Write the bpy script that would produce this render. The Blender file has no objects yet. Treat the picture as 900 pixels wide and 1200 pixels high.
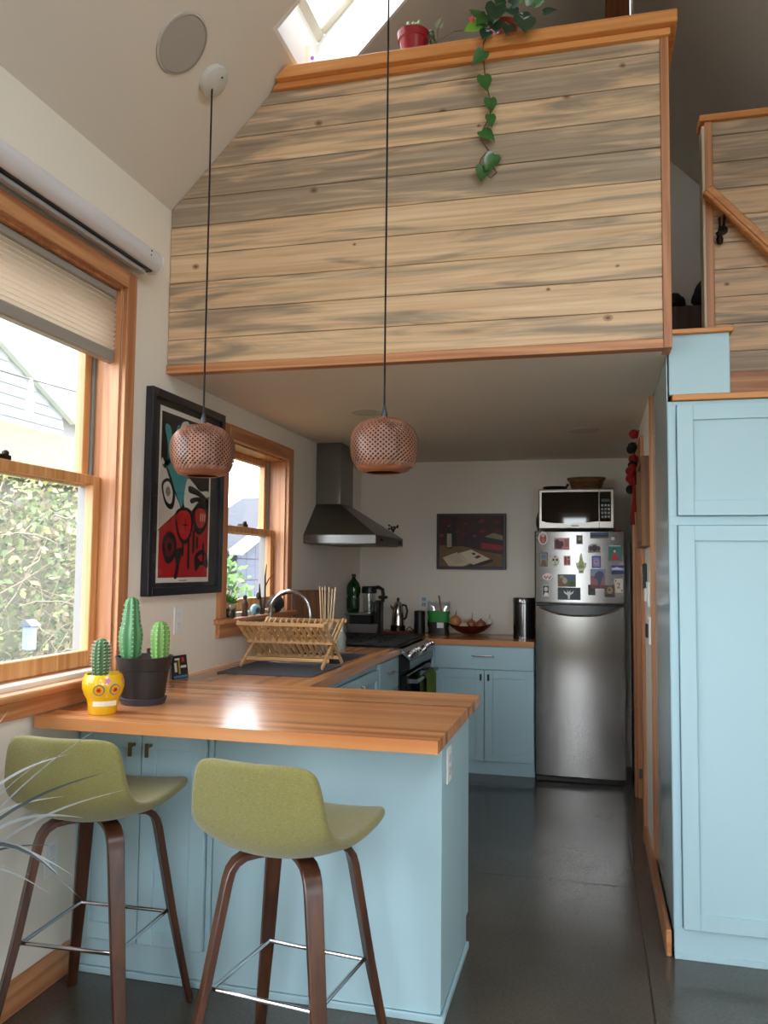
import bpy, bmesh, math, random
from mathutils import Vector, Matrix
random.seed(7)
PI = math.pi
S = bpy.context.scene
C = S.collection

# ------------------------------------------------------------------ camera
cam_d = bpy.data.cameras.new('camera'); cam = bpy.data.objects.new('camera', cam_d); C.objects.link(cam)
S.camera = cam
yaw, pitch, roll = 0.2481071, 0.0677733, 0.0106333
cam_d.sensor_fit = 'HORIZONTAL'; cam_d.sensor_width = 36.0; cam_d.lens = 36.0 * 962.44 / 900.0
cam_d.clip_start = 0.05; cam_d.clip_end = 200
fw = Vector((-math.sin(yaw)*math.cos(pitch), math.cos(yaw)*math.cos(pitch), math.sin(pitch)))
rt = Vector((math.cos(yaw), math.sin(yaw), 0)); up = rt.cross(fw)
r2 = rt*math.cos(roll) + up*math.sin(roll); u2 = up*math.cos(roll) - rt*math.sin(roll)
mw = Matrix((r2, u2, -fw)).transposed().to_4x4(); mw.translation = (0, 0, 1.40425)
cam.matrix_world = mw

# ------------------------------------------------------------------ world, light, exposure
W = bpy.data.worlds.new('World'); S.world = W; W.use_nodes = True
wn = W.node_tree; bg = wn.nodes['Background']
bg.inputs[0].default_value = (0.86, 0.94, 1.0, 1); bg.inputs[1].default_value = 4.2
S.view_settings.view_transform = 'Standard'; S.view_settings.look = 'None'
S.view_settings.gamma = 1.0; S.view_settings.use_curve_mapping = False
S.view_settings.exposure = 1.36
S.cycles.max_bounces = 10; S.cycles.diffuse_bounces = 6; S.cycles.glossy_bounces = 4; S.cycles.transparent_max_bounces = 16
S.cycles.sample_clamp_indirect = 6.0; S.cycles.caustics_reflective = False; S.cycles.caustics_refractive = False
def portal(name, loc, rot, sx, sy):
    d = bpy.data.lights.new(name, 'AREA'); d.shape = 'RECTANGLE'; d.size = sx; d.size_y = sy
    d.cycles.is_portal = True
    o = bpy.data.objects.new(name, d); C.objects.link(o); o.location = loc; o.rotation_euler = rot
    return o
# portals: sampling guides in the window openings (they emit nothing of their own)
for px_, pw_ in ((-.27, .5), (1.235, 1.23)): portal('portal_rear_glazing', (px_, -2.36, 1.2), (math.radians(-90), 0, 0), pw_, 2.3)
portal('portal_added_skylight', (1.33, .4, 3.9), (0, math.radians(46), 0), 1.1, 1.8)
portal('portal_added_gable', (0.12, -2.36, 3.3), (math.radians(-90), 0, 0), 1.8, 1.0)
portal('portal_right_window', (2.1, -.5, 1.6), (0, math.radians(90), 0), 1.2, 1.4)
portal('portal_side_window', (-1.86, 2.25, 1.75), (0, math.radians(-90), 0), 1.4, 1.05)
portal('portal_living_window', (-1.86, -0.45, 1.4), (0, math.radians(-90), 0), 2.1, 3.1)
portal('portal_kitchen_window', (-1.86, 4.18, 1.6), (0, math.radians(-90), 0), .85, .85)
portal('portal_skylight', (-1.15, 3.19, 4.25), (0, math.radians(-46), 0), 1.0, 0.52)

# ------------------------------------------------------------------ dimensions (metres)
XL, YL, YB, XR = -1.772, 3.153, 6.249, 2.02     # left wall, loft face, kitchen end wall, right wall
ZE, MR = 2.949, 1.042                            # eave height, roof slope
XRIDGE = (XL + XR)/2; ZRIDGE = ZE + MR*(XRIDGE - XL)
YR = -2.4                                        # rear wall
CT = 0.915; CTB = 0.877                          # worktop top / underside
KC = 2.228                                       # kitchen ceiling
KR = 0.27                                        # kitchen right wall

# ------------------------------------------------------------------ colour / materials
def lin(c):
    return tuple(((v/255)/12.92 if v/255 <= .04045 else ((v/255+.055)/1.055)**2.4) for v in c)
MATS = {}
def _base(name):
    m = bpy.data.materials.new(name); m.use_nodes = True
    nt = m.node_tree; b = nt.nodes['Principled BSDF']
    MATS[name] = m
    return m, nt, b
def M(name, rgb, rough=.5, metal=0., var=0., vscale=8., bump=0., bscale=60., coat=0., spec=None, emit=None, sheen=0., stretch=None, trans=0., alpha=1.):
    if name in MATS: return MATS[name]
    m, nt, b = _base(name); L = nt.links; N = nt.nodes
    col = lin(rgb)
    b.inputs['Base Color'].default_value = (*col, 1); b.inputs['Roughness'].default_value = rough; b.inputs['Metallic'].default_value = metal
    b.inputs['Coat Weight'].default_value = coat
    if spec is not None: b.inputs['Specular IOR Level'].default_value = spec
    if sheen: b.inputs['Sheen Weight'].default_value = sheen
    if trans: b.inputs['Transmission Weight'].default_value = trans
    if alpha < 1: b.inputs['Alpha'].default_value = alpha
    if emit: b.inputs['Emission Color'].default_value = (*col, 1); b.inputs['Emission Strength'].default_value = emit
    tc = N.new('ShaderNodeTexCoord'); mp = N.new('ShaderNodeMapping')
    if stretch: mp.inputs['Scale'].default_value = stretch
    L.new(tc.outputs['Object'], mp.inputs[0])
    if var:
        n = N.new('ShaderNodeTexNoise'); n.inputs['Scale'].default_value = vscale; n.inputs['Detail'].default_value = 5
        L.new(mp.outputs[0], n.inputs['Vector'])
        r = N.new('ShaderNodeMapRange'); r.inputs[1].default_value = .25; r.inputs[2].default_value = .75
        r.inputs[3].default_value = 1-var; r.inputs[4].default_value = 1+var
        L.new(n.outputs[0], r.inputs[0])
        h = N.new('ShaderNodeHueSaturation'); h.inputs['Color'].default_value = (*col, 1)
        L.new(r.outputs[0], h.inputs['Value']); L.new(h.outputs[0], b.inputs['Base Color'])
    if bump:
        n = N.new('ShaderNodeTexNoise'); n.inputs['Scale'].default_value = bscale; n.inputs['Detail'].default_value = 3
        L.new(mp.outputs[0], n.inputs['Vector'])
        bp = N.new('ShaderNodeBump'); bp.inputs['Strength'].default_value = bump; bp.inputs['Distance'].default_value = .002
        L.new(n.outputs[0], bp.inputs['Height']); L.new(bp.outputs[0], b.inputs['Normal'])
    return m
AX = {'x': (.5, 14, 14), 'y': (14, .5, 14), 'z': (14, 14, .5)}
def wood(name, dark, light, grain='x', rough=.4, tone=.12, coat=0., scale=2.2, lo=.35, hi=.68):
    key = name + '_' + grain
    if key in MATS: return MATS[key]
    m, nt, b = _base(key); L = nt.links; N = nt.nodes
    tc = N.new('ShaderNodeTexCoord'); oi = N.new('ShaderNodeObjectInfo')
    mul = N.new('ShaderNodeMath'); mul.operation = 'MULTIPLY'; mul.inputs[1].default_value = 43.7
    L.new(oi.outputs['Random'], mul.inputs[0])
    ad = N.new('ShaderNodeVectorMath'); L.new(tc.outputs['Object'], ad.inputs[0]); L.new(mul.outputs[0], ad.inputs[1])
    mp = N.new('ShaderNodeMapping'); mp.inputs['Scale'].default_value = AX[grain]; L.new(ad.outputs[0], mp.inputs[0])
    n = N.new('ShaderNodeTexNoise'); n.inputs['Scale'].default_value = scale; n.inputs['Detail'].default_value = 7; n.inputs['Distortion'].default_value = .8
    L.new(mp.outputs[0], n.inputs['Vector'])
    cr = N.new('ShaderNodeValToRGB'); cr.color_ramp.elements[0].position = lo; cr.color_ramp.elements[1].position = hi
    cr.color_ramp.elements[0].color = (*lin(dark), 1); cr.color_ramp.elements[1].color = (*lin(light), 1)
    L.new(n.outputs[0], cr.inputs[0])
    r = N.new('ShaderNodeMapRange'); r.inputs[3].default_value = 1-tone; r.inputs[4].default_value = 1+tone
    L.new(oi.outputs['Random'], r.inputs[0])
    h = N.new('ShaderNodeHueSaturation'); L.new(cr.outputs[0], h.inputs['Color']); L.new(r.outputs[0], h.inputs['Value'])
    L.new(h.outputs[0], b.inputs['Base Color'])
    b.inputs['Roughness'].default_value = rough; b.inputs['Coat Weight'].default_value = coat; b.inputs['Coat Roughness'].default_value = .2
    bp = N.new('ShaderNodeBump'); bp.inputs['Strength'].default_value = .12; bp.inputs['Distance'].default_value = .001
    L.new(n.outputs[0], bp.inputs['Height']); L.new(bp.outputs[0], b.inputs['Normal'])
    return m
def bluestain_pine(name='bluestain_pine'):
    if name in MATS: return MATS[name]
    m, nt, b = _base(name); L = nt.links; N = nt.nodes
    tc = N.new('ShaderNodeTexCoord'); oi = N.new('ShaderNodeObjectInfo')
    mul = N.new('ShaderNodeMath'); mul.operation = 'MULTIPLY'; mul.inputs[1].default_value = 61.3
    L.new(oi.outputs['Random'], mul.inputs[0])
    ad = N.new('ShaderNodeVectorMath'); L.new(tc.outputs['Object'], ad.inputs[0]); L.new(mul.outputs[0], ad.inputs[1])
    def noise(sc, scale, detail, dist):
        mp = N.new('ShaderNodeMapping'); mp.inputs['Scale'].default_value = sc; L.new(ad.outputs[0], mp.inputs[0])
        n = N.new('ShaderNodeTexNoise'); n.inputs['Scale'].default_value = scale; n.inputs['Detail'].default_value = detail; n.inputs['Distortion'].default_value = dist
        L.new(mp.outputs[0], n.inputs['Vector']); return n
    def ramp(src, stops):
        cr = N.new('ShaderNodeValToRGB'); e = cr.color_ramp.elements
        e[0].position, e[0].color = stops[0][0], (*lin(stops[0][1]), 1)
        e[1].position, e[1].color = stops[-1][0], (*lin(stops[-1][1]), 1)
        for p, c in stops[1:-1]:
            x = e.new(p); x.color = (*lin(c), 1)
        L.new(src, cr.inputs[0]); return cr
    def mix(fac, a, bb, blend='MIX'):
        x = N.new('ShaderNodeMix'); x.data_type = 'RGBA'; x.blend_type = blend
        if isinstance(fac, float): x.inputs[0].default_value = fac
        else: L.new(fac, x.inputs[0])
        for k, v in ((6, a), (7, bb)):
            if isinstance(v, tuple): x.inputs[k].default_value = (*lin(v), 1)
            else: L.new(v, x.inputs[k])
        return x.outputs[2]
    stain = noise((.85, 9, 9), 1.5, 5, 1.2)
    bias = N.new('ShaderNodeMapRange'); bias.inputs[3].default_value = -.13; bias.inputs[4].default_value = .11
    wn2 = N.new('ShaderNodeTexWhiteNoise'); wn2.noise_dimensions = '1D'; L.new(mul.outputs[0], wn2.inputs['W']); L.new(wn2.outputs[0], bias.inputs[0])
    sm = N.new('ShaderNodeMath'); L.new(stain.outputs[0], sm.inputs[0]); L.new(bias.outputs[0], sm.inputs[1])
    fine = noise((.7, 30, 30), 2.2, 6, .6)
    warm = ramp(fine.outputs[0], [(.3, (202, 164, 126)), (.55, (224, 190, 152)), (.75, (234, 206, 172))])
    grey = ramp(fine.outputs[0], [(.3, (140, 121, 101)), (.6, (170, 150, 127)), (.78, (188, 168, 143))])
    edge = ramp(sm.outputs[0], [(.42, (0, 0, 0)), (.50, (188, 188, 188)), (.58, (255, 255, 255))])
    col = mix(edge.outputs[0], warm.outputs[0], grey.outputs[0])
    # knots
    mk = N.new('ShaderNodeMapping'); mk.inputs['Scale'].default_value = (6.0, 1, 8.0); L.new(ad.outputs[0], mk.inputs[0])
    wob = noise((6, 6, 14), 3, 2, 0)
    av = N.new('ShaderNodeMix'); av.data_type = 'VECTOR'; av.inputs[0].default_value = .05; L.new(mk.outputs[0], av.inputs[4]); L.new(wob.outputs['Color'], av.inputs[5])
    vo = N.new('ShaderNodeTexVoronoi'); vo.voronoi_dimensions = '2D'; vo.inputs['Scale'].default_value = 1
    sx = N.new('ShaderNodeSeparateXYZ'); cx = N.new('ShaderNodeCombineXYZ'); L.new(av.outputs[1], sx.inputs[0]); L.new(sx.outputs[0], cx.inputs[0]); L.new(sx.outputs[2], cx.inputs[1])
    L.new(cx.outputs[0], vo.inputs['Vector'])
    sc = N.new('ShaderNodeSeparateColor'); L.new(vo.outputs['Color'], sc.inputs[0])
    gate = N.new('ShaderNodeMath'); gate.operation = 'LESS_THAN'; gate.inputs[1].default_value = .13; L.new(sc.outputs[0], gate.inputs[0])
    sz = N.new('ShaderNodeMapRange'); sz.inputs[3].default_value = .05; sz.inputs[4].default_value = .13; L.new(sc.outputs[1], sz.inputs[0])
    dv = N.new('ShaderNodeMath'); dv.operation = 'DIVIDE'; L.new(vo.outputs['Distance'], dv.inputs[0]); L.new(sz.outputs[0], dv.inputs[1])
    kf = N.new('ShaderNodeValToRGB'); e = kf.color_ramp.elements
    e[0].position = 0; e[0].color = (1, 1, 1, 1); e[1].position = 1.0; e[1].color = (0, 0, 0, 1)
    x = e.new(.35); x.color = (.85, .85, .85, 1); x = e.new(.55); x.color = (.45, .45, .45, 1); x = e.new(.72); x.color = (.55, .55, .55, 1)
    L.new(dv.outputs[0], kf.inputs[0])
    kk = N.new('ShaderNodeMath'); kk.operation = 'MULTIPLY'; L.new(kf.outputs[0], kk.inputs[0]); L.new(gate.outputs[0], kk.inputs[1])
    col = mix(kk.outputs[0], col, (112, 62, 32))
    L.new(col, b.inputs['Base Color']); b.inputs['Roughness'].default_value = .5
    bp = N.new('ShaderNodeBump'); bp.inputs['Strength'].default_value = .15; bp.inputs['Distance'].default_value = .001
    L.new(fine.outputs[0], bp.inputs['Height']); L.new(bp.outputs[0], b.inputs['Normal'])
    return m
def thin_glass(name='window_glass', tint=(1, 1, 1), refl=.06, glare=0.):
    if name in MATS: return MATS[name]
    m = bpy.data.materials.new(name); m.use_nodes = True; nt = m.node_tree; nt.nodes.clear(); MATS[name] = m
    o = nt.nodes.new('ShaderNodeOutputMaterial'); t = nt.nodes.new('ShaderNodeBsdfTransparent'); g = nt.nodes.new('ShaderNodeBsdfGlossy')
    t.inputs[0].default_value = (*tint, 1); g.inputs['Roughness'].default_value = .03
    mx = nt.nodes.new('ShaderNodeMixShader'); mx.inputs[0].default_value = refl
    nt.links.new(t.outputs[0], mx.inputs[1]); nt.links.new(g.outputs[0], mx.inputs[2]); nt.links.new(mx.outputs[0], o.inputs[0])
    if glare:      # pale veil of glare put into the pane as a translucent layer
        d = nt.nodes.new('ShaderNodeBsdfTranslucent'); d.inputs[0].default_value = (.9, .9, .88, 1); m2 = nt.nodes.new('ShaderNodeMixShader'); m2.inputs[0].default_value = glare
        nt.links.new(mx.outputs[0], m2.inputs[1]); nt.links.new(d.outputs[0], m2.inputs[2]); nt.links.new(m2.outputs[0], o.inputs[0])
    return m

wall_m = M('wall_paint', (234, 226, 213), .85, var=.012, vscale=2, bump=.05, bscale=140)
ceil_m = M('ceiling_paint', (222, 212, 201), .9, var=.012, vscale=2)
blue_m = M('pale_blue_paint', (172, 202, 212), .42, var=.012, vscale=3, spec=.4)
black_m = M('black_plastic', (18, 18, 19), .4)
steel_m = M('brushed_steel', (160, 160, 162), .27, 1., var=.05, vscale=3, stretch=(1, 1, 60))
chrome_m = M('chrome', (215, 215, 220), .08, 1.)
dark_steel_m = M('dark_steel', (95, 95, 97), .35, 1.)
white_p = M('white_plastic', (232, 232, 230), .4)
white_paint = M('white_paint', (240, 240, 238), .6)
fir = lambda g: wood('fir_trim', (168, 106, 68), (212, 152, 104), g, .42, .06)
cap_fir = lambda g: wood('cap_fir', (196, 124, 62), (226, 158, 92), g, .4, .05)
stave_w = lambda g: wood('butcher_stave', (188, 116, 66), (214, 150, 94), g, .26, .30, coat=.3, scale=1.2, lo=.3, hi=.75)
walnut = lambda g: wood('walnut', (54, 29, 18), (90, 52, 32), g, .35, .05, coat=.2)
bamboo = lambda g: wood('bamboo', (196, 150, 96), (226, 188, 136), g, .5, .1)
glass_m = thin_glass(); glare_m = thin_glass('glare_glass', glare=.035)

# ------------------------------------------------------------------ mesh builder
RL = {}          # world location of the frame in which an object's mesh is written
class B:
    def __init__(s): s.v = []; s.f = []
    def add(s, vs, fs):
        k = len(s.v); s.v += [tuple(v) for v in vs]; s.f += [tuple(i+k for i in f) for f in fs]; return s
    def box(s, x0, x1, y0, y1, z0, z1):
        return s.add([(x0,y0,z0),(x1,y0,z0),(x1,y1,z0),(x0,y1,z0),(x0,y0,z1),(x1,y0,z1),(x1,y1,z1),(x0,y1,z1)],
                     [(0,3,2,1),(4,5,6,7),(0,1,5,4),(1,2,6,5),(2,3,7,6),(3,0,4,7)])
    def prism(s, poly, vec):
        n = len(poly); v = Vector(vec)
        vs = [Vector(p) for p in poly]; vs = vs + [p+v for p in vs]
        fs = [tuple(range(n)), tuple(range(2*n-1, n-1, -1))] + [(i, (i+1) % n, (i+1) % n+n, i+n) for i in range(n)]
        return s.add(vs, fs)
    def obox(s, p0, p1, w, t, upv=(0,0,1)):      # bar from p0 to p1, w wide across, t along upv
        p0, p1 = Vector(p0), Vector(p1); d = (p1-p0).normalized(); u = Vector(upv)
        a = d.cross(u).normalized(); u = a.cross(d).normalized()
        q = [p0+a*(i*w/2)+u*(j*t/2) for i, j in ((-1,-1),(1,-1),(1,1),(-1,1))]
        return s.prism(q, p1-p0)
    def tube(s, pts, r, n=8, closed=False, flat=1., upv=None):
        pts = [Vector(p) for p in pts]; k = len(pts)
        rs = r if isinstance(r, (list, tuple)) else [r]*k
        vs = []; a = None
        for i, p in enumerate(pts):
            if closed: d = pts[(i+1) % k]-pts[i-1]
            else: d = pts[min(i+1, k-1)]-pts[max(i-1, 0)]
            d.normalize()
            if a is None:
                a = Vector(upv) if upv else (Vector((0,0,1)) if abs(d.z) < .9 else Vector((1,0,0)))
            a = a-d*a.dot(d)
            if a.length < 1e-6: a = d.orthogonal()
            a.normalize(); b = d.cross(a)
            for j in range(n):
                t = 2*PI*j/n; vs.append(p+(a*math.cos(t)*flat+b*math.sin(t))*rs[i])
        fs = []
        for i in range(k if closed else k-1):
            o, q = i*n, ((i+1) % k)*n
            for j in range(n): fs.append((o+j, o+(j+1) % n, q+(j+1) % n, q+j))
        if not closed: fs += [tuple(range(n-1, -1, -1)), tuple(range((k-1)*n, k*n))]
        return s.add(vs, fs)
    def cyl(s, p0, p1, r0, r1=None, n=16): return s.tube([p0, p1], [r0, r0 if r1 is None else r1], n)
    def lathe(s, prof, c=(0,0,0), n=24, axis='z', sx=1., sy=1.):
        vs = []; k = len(prof)
        for r, z in prof:
            for j in range(n):
                t = 2*PI*j/n; a, b = r*math.cos(t)*sx, r*math.sin(t)*sy
                v = {'z': (a, b, z), 'y': (a, z, b), 'x': (z, a, b)}[axis]
                vs.append((c[0]+v[0], c[1]+v[1], c[2]+v[2]))
        fs = [(i*n+j, i*n+(j+1) % n, (i+1)*n+(j+1) % n, (i+1)*n+j) for i in range(k-1) for j in range(n)]
        if prof[0][0] > 1e-5: fs.append(tuple(range(n-1, -1, -1)))
        if prof[-1][0] > 1e-5: fs.append(tuple(range((k-1)*n, k*n)))
        return s.add(vs, fs)
    def ball(s, c, rx, ry=None, rz=None, nu=16, nv=10):
        ry = rx if ry is None else ry; rz = rx if rz is None else rz
        return s.lathe([(max(1e-4, math.sin(PI*i/nv)), -math.cos(PI*i/nv)) for i in range(nv+1)], (0,0,0), nu)._fix(c, rx, ry, rz, nu*(nv+1))
    def _fix(s, c, rx, ry, rz, n):
        for i in range(len(s.v)-n, len(s.v)):
            x, y, z = s.v[i]; s.v[i] = (c[0]+x*rx, c[1]+y*ry, c[2]+z*rz)
        return s
    def grid(s, fn, nu, nv):
        vs = [fn(i/nu, j/nv) for i in range(nu+1) for j in range(nv+1)]
        return s.add(vs, [(i*(nv+1)+j, (i+1)*(nv+1)+j, (i+1)*(nv+1)+j+1, i*(nv+1)+j+1) for i in range(nu) for j in range(nv)])
    def build(s, name, mat, parent=None, bev=0., smooth=False, local=False, seg=1, merge=False):
        if parent is not None: o = Vector((0,0,0)) if local else RL[parent.name]
        else:
            xs = [v[0] for v in s.v]; ys = [v[1] for v in s.v]; zs = [v[2] for v in s.v]
            o = Vector(((min(xs)+max(xs))/2, (min(ys)+max(ys))/2, min(zs)))
        me = bpy.data.meshes.new(name)
        me.from_pydata([(v[0]-o.x, v[1]-o.y, v[2]-o.z) for v in s.v], [], s.f)
        bm = bmesh.new(); bm.from_mesh(me)
        if merge: bmesh.ops.remove_doubles(bm, verts=bm.verts, dist=1e-4)
        bmesh.ops.recalc_face_normals(bm, faces=bm.faces)
        if bev: bmesh.ops.bevel(bm, geom=[e for e in bm.edges if len(e.link_faces) == 2 and e.calc_face_angle(0) > .5], offset=bev, segments=seg, affect='EDGES', profile=.5)
        if smooth:
            for f in bm.faces: f.smooth = True
            for e in bm.edges:
                if len(e.link_faces) == 2 and e.calc_face_angle(0) > .7: e.smooth = False
        bm.to_mesh(me); bm.free()
        ob = bpy.data.objects.new(name, me); C.objects.link(ob)
        if mat: me.materials.append(mat)
        if parent is not None: ob.parent = parent; RL[ob.name] = RL[parent.name] if not local else Vector((0,0,0))
        else: ob.location = o; RL[ob.name] = o
        return ob
def box(name, mat, parent, x0, x1, y0, y1, z0, z1, bev=.002): return B().box(x0,x1,y0,y1,z0,z1).build(name, mat, parent, bev)
def tag(o, label, cat, group=None):
    o['label'] = label; o['category'] = cat
    if group: o['group'] = group
    return o
def thing(name, label, cat, loc=(0,0,0), rz=0., group=None):
    o = bpy.data.objects.new(name, None); C.objects.link(o); o.location = loc; o.rotation_euler = (0,0,rz); o.empty_display_size = .05
    RL[o.name] = Vector(loc); return tag(o, label, cat, group)
def struct(o, label=None):
    o['kind'] = 'structure'
    if label: o['label'] = label
    return o
def sthing(name, loc, label=None):
    o = bpy.data.objects.new(name, None); C.objects.link(o); o.location = loc; RL[o.name] = Vector(loc); o.empty_display_size = .05
    return struct(o, label)
def copy_tree(o, parent=None):
    c = o.copy(); C.objects.link(c)
    if parent is not None: c.parent = parent
    for ch in list(o.children): copy_tree(ch, c)
    return c
def lab(o, l): o['label'] = l; return o
def text(s, name, mat, parent, loc, size, rot, depth=.0004):
    cu = bpy.data.curves.new(name, 'FONT'); cu.body = s; cu.size = size; cu.extrude = depth; cu.align_x = 'CENTER'; cu.align_y = 'CENTER'
    t = bpy.data.objects.new(name, cu); C.objects.link(t); bpy.context.view_layer.update()
    me = bpy.data.meshes.new_from_object(t.evaluated_get(bpy.context.evaluated_depsgraph_get()))
    bpy.data.objects.remove(t)
    o = bpy.data.objects.new(name, me); C.objects.link(o); me.materials.clear(); me.materials.append(mat)
    o.parent = parent; o.location = Vector(loc)-RL[parent.name]; o.rotation_euler = rot; RL[o.name] = RL[parent.name]
    return o

# ================================================================== THE SETTING
# --- floor: sealed dark concrete in sawn slabs
def concrete():
    m, nt, b = _base('polished_concrete'); L = nt.links; N = nt.nodes
    tc = N.new('ShaderNodeTexCoord')
    n = N.new('ShaderNodeTexNoise'); n.inputs['Scale'].default_value = 1.6; n.inputs['Detail'].default_value = 3; n.inputs['Roughness'].default_value = .5
    n2 = N.new('ShaderNodeTexNoise'); n2.inputs['Scale'].default_value = 90; n2.inputs['Detail'].default_value = 3
    for k in (n, n2): L.new(tc.outputs['Object'], k.inputs['Vector'])
    cr = N.new('ShaderNodeValToRGB'); cr.color_ramp.elements[0].position = .3; cr.color_ramp.elements[1].position = .75
    cr.color_ramp.elements[0].color = (*lin((74, 69, 63)), 1); cr.color_ramp.elements[1].color = (*lin((92, 86, 78)), 1)
    L.new(n.outputs[0], cr.inputs[0])
    mx = N.new('ShaderNodeMix'); mx.data_type = 'RGBA'; mx.blend_type = 'OVERLAY'; mx.inputs[0].default_value = .35
    L.new(cr.outputs[0], mx.inputs[6]); L.new(n2.outputs[0], mx.inputs[7]); L.new(mx.outputs[2], b.inputs['Base Color'])
    r = N.new('ShaderNodeMapRange'); r.inputs[1].default_value = .3; r.inputs[2].default_value = .7; r.inputs[3].default_value = .15; r.inputs[4].default_value = .22
    L.new(n.outputs[0], r.inputs[0]); L.new(r.outputs[0], b.inputs['Roughness'])
    bp = N.new('ShaderNodeBump'); bp.inputs['Strength'].default_value = .12; bp.inputs['Distance'].default_value = .002
    L.new(n2.outputs[0], bp.inputs['Height']); L.new(bp.outputs[0], b.inputs['Normal'])
    return m
con_m = concrete()
floor = struct(B().box(XL-.16, XR+.16, YR-.16, YB+.16, -.2, -.008).build('floor', con_m), 'dark sealed concrete floor with sawn joints')
xs = [XL-.16, -1.79, .185, XR+.16]; ys = [YR-.16, .9, 3.907, YB+.16]
for i in (0, 1, 2):
    for j in range(3):
        if i == 0: continue
        B().box(xs[i] if i > 1 else XL-.16, xs[i+1]-.005, ys[j], ys[j+1]-.005, -.008, 0).build('slab', con_m, floor, .0015)

# --- left wall with three window openings
def wall_with_holes(name, axis, c0, c1, a0, a1, z0, z1, holes, mat, extra=None):
    b = B(); hs = sorted(holes); cur = a0
    def put(p, q, zz0, zz1):
        if q-p > 1e-4 and zz1-zz0 > 1e-4:
            b.box(c0, c1, p, q, zz0, zz1) if axis == 'x' else b.box(p, q, c0, c1, zz0, zz1)
    for h0, h1, hz0, hz1 in hs:
        put(cur, h0, z0, z1); put(h0, h1, z0, hz0); put(h0, h1, hz1, z1); cur = h1
    put(cur, a1, z0, z1)
    if extra: extra(b)
    return struct(b.build(name, mat))
W1 = (1.72, 2.803, 1.02, 2.486); W2 = (3.765, 4.60, 1.165, 2.04); W3 = (-2.0, 1.1, .35, 2.42)
wall_with_holes('wall_left', 'x', XL-.16, XL, YR, YB+.16, 0, ZE, [W1, W2, W3], wall_m)
# kitchen end wall and gable above it
def gable(b, y0, y1, z0=ZE):
    b.prism([(XL, y0, z0), (XR, y0, z0), (XRIDGE, y0, z0+MR*(XRIDGE-XL))], (0, y1-y0, 0))
wall_with_holes('wall_back', 'y', YB, YB+.16, XL, XR+.16, 0, ZE, [], wall_m, lambda b: gable(b, YB, YB+.16))
# rear wall behind the camera, with door openings and a gable opening enlarged for light
def rear_gable(b):
    z = ZE
    for (p, q, r_) in (((XL, z), (-.83, z), (-.83, z+MR*(-.83-XL))), ((XR, z), (1.07, z), (1.07, z+MR*(XR-1.07)))):
        b.prism([(p[0], YR, p[1]), (q[0], YR, q[1]), (r_[0], YR, r_[1])], (0, -.16, 0))
    b.prism([(-.83, YR, 4.0), (1.07, YR, 4.0), (1.07, YR, z+MR*(XR-1.07)), (XRIDGE, YR, ZRIDGE), (-.83, YR, z+MR*(-.83-XL))], (0, -.16, 0))
wall_with_holes('wall_rear', 'y', YR-.16, YR, XL-.16, XR+.16, 0, ZE, [(-.52, -.02, .04, 2.35), (.62, 1.85, .04, 2.35)], M('rear_wall_darkened', (104, 82, 62), .6, var=.1), rear_gable)  # unseen wall made dark brown to deepen steel reflections and cut bounce
wall_with_holes('wall_right', 'x', XR, XR+.16, YR, YB+.16, 0, ZE, [(-1.2, .2, 1.0, 2.2)], wall_m)
for i, (x0, x1) in enumerate(((-.52, -.02), (.62, 1.85))):      # rear glazed doors; the wider one is added to light the kitchen
    w = sthing('window_%d' % (4+i), ((x0+x1)/2, YR-.08, .04), 'unseen glazed patio door leaf')
    for a in ((x0, x0+.07, .04, 2.35), (x1-.07, x1, .04, 2.35), (x0+.07, x1-.07, .04, .16), (x0+.07, x1-.07, 2.26, 2.35)):
        box('frame', fir('z'), w, a[0], a[1], YR-.11, YR-.05, a[2], a[3])
    B().box(x0+.07, x1-.07, YR-.083, YR-.077, .16, 2.26).build('pane', glass_m, w)
w = sthing('window_6', (XR+.08, -.5, 1.0), 'side window of the living end')
for a in ((-1.2, -1.13, 1.0, 2.2), (.13, .2, 1.0, 2.2), (-1.13, .13, 1.0, 1.07), (-1.13, .13, 2.13, 2.2)): box('frame', fir('z'), w, XR+.05, XR+.11, *a)
B().box(XR+.077, XR+.083, -1.13, .13, 1.07, 2.13).build('pane', glass_m, w)

# --- roof slopes (left one carries the skylight)
SKY = (-1.202, -.50, 2.928, 3.448)
def zr(x): return ZE + MR*(x-XL)
def slope_piece(b, x0, x1, y0, y1, t=.2):
    nx, nz = -MR/math.hypot(1, MR)*t, 1/math.hypot(1, MR)*t
    b.prism([(x0, y0, zr(x0)), (x1, y0, zr(x1)), (x1+nx, y0, zr(x1)+nz), (x0+nx, y0, zr(x0)+nz)], (0, y1-y0, 0))
b = B(); Y0, Y1 = YR-.16, YB+.16
slope_piece(b, XL-.16, SKY[0], Y0, Y1); slope_piece(b, SKY[0], SKY[1], Y0, SKY[2]); slope_piece(b, SKY[0], SKY[1], SKY[3], Y1)
slope_piece(b, SKY[1], XRIDGE+.02, Y0, Y1)
struct(b.build('ceiling_left', ceil_m), 'sloped plaster ceiling over the left wall')
nx, nz = MR/math.hypot(1, MR)*.2, 1/math.hypot(1, MR)*.2
zR = lambda x: ZE + MR*(XR-x)
b = B()
def slope_right(xa, xb, ya, yb): b.prism([(xa, ya, zR(xa)), (xb, ya, zR(xb)), (xb+nx, ya, zR(xb)+nz), (xa+nx, ya, zR(xa)+nz)], (0, yb-ya, 0))
slope_right(XRIDGE-.02, .85, Y0, Y1); slope_right(1.6, XR+.16, Y0, Y1); slope_right(.85, 1.6, Y0, -.5); slope_right(.85, 1.6, 1.3, Y1)
struct(b.build('ceiling_right', ceil_m), 'sloped plaster ceiling over the right side')
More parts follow.
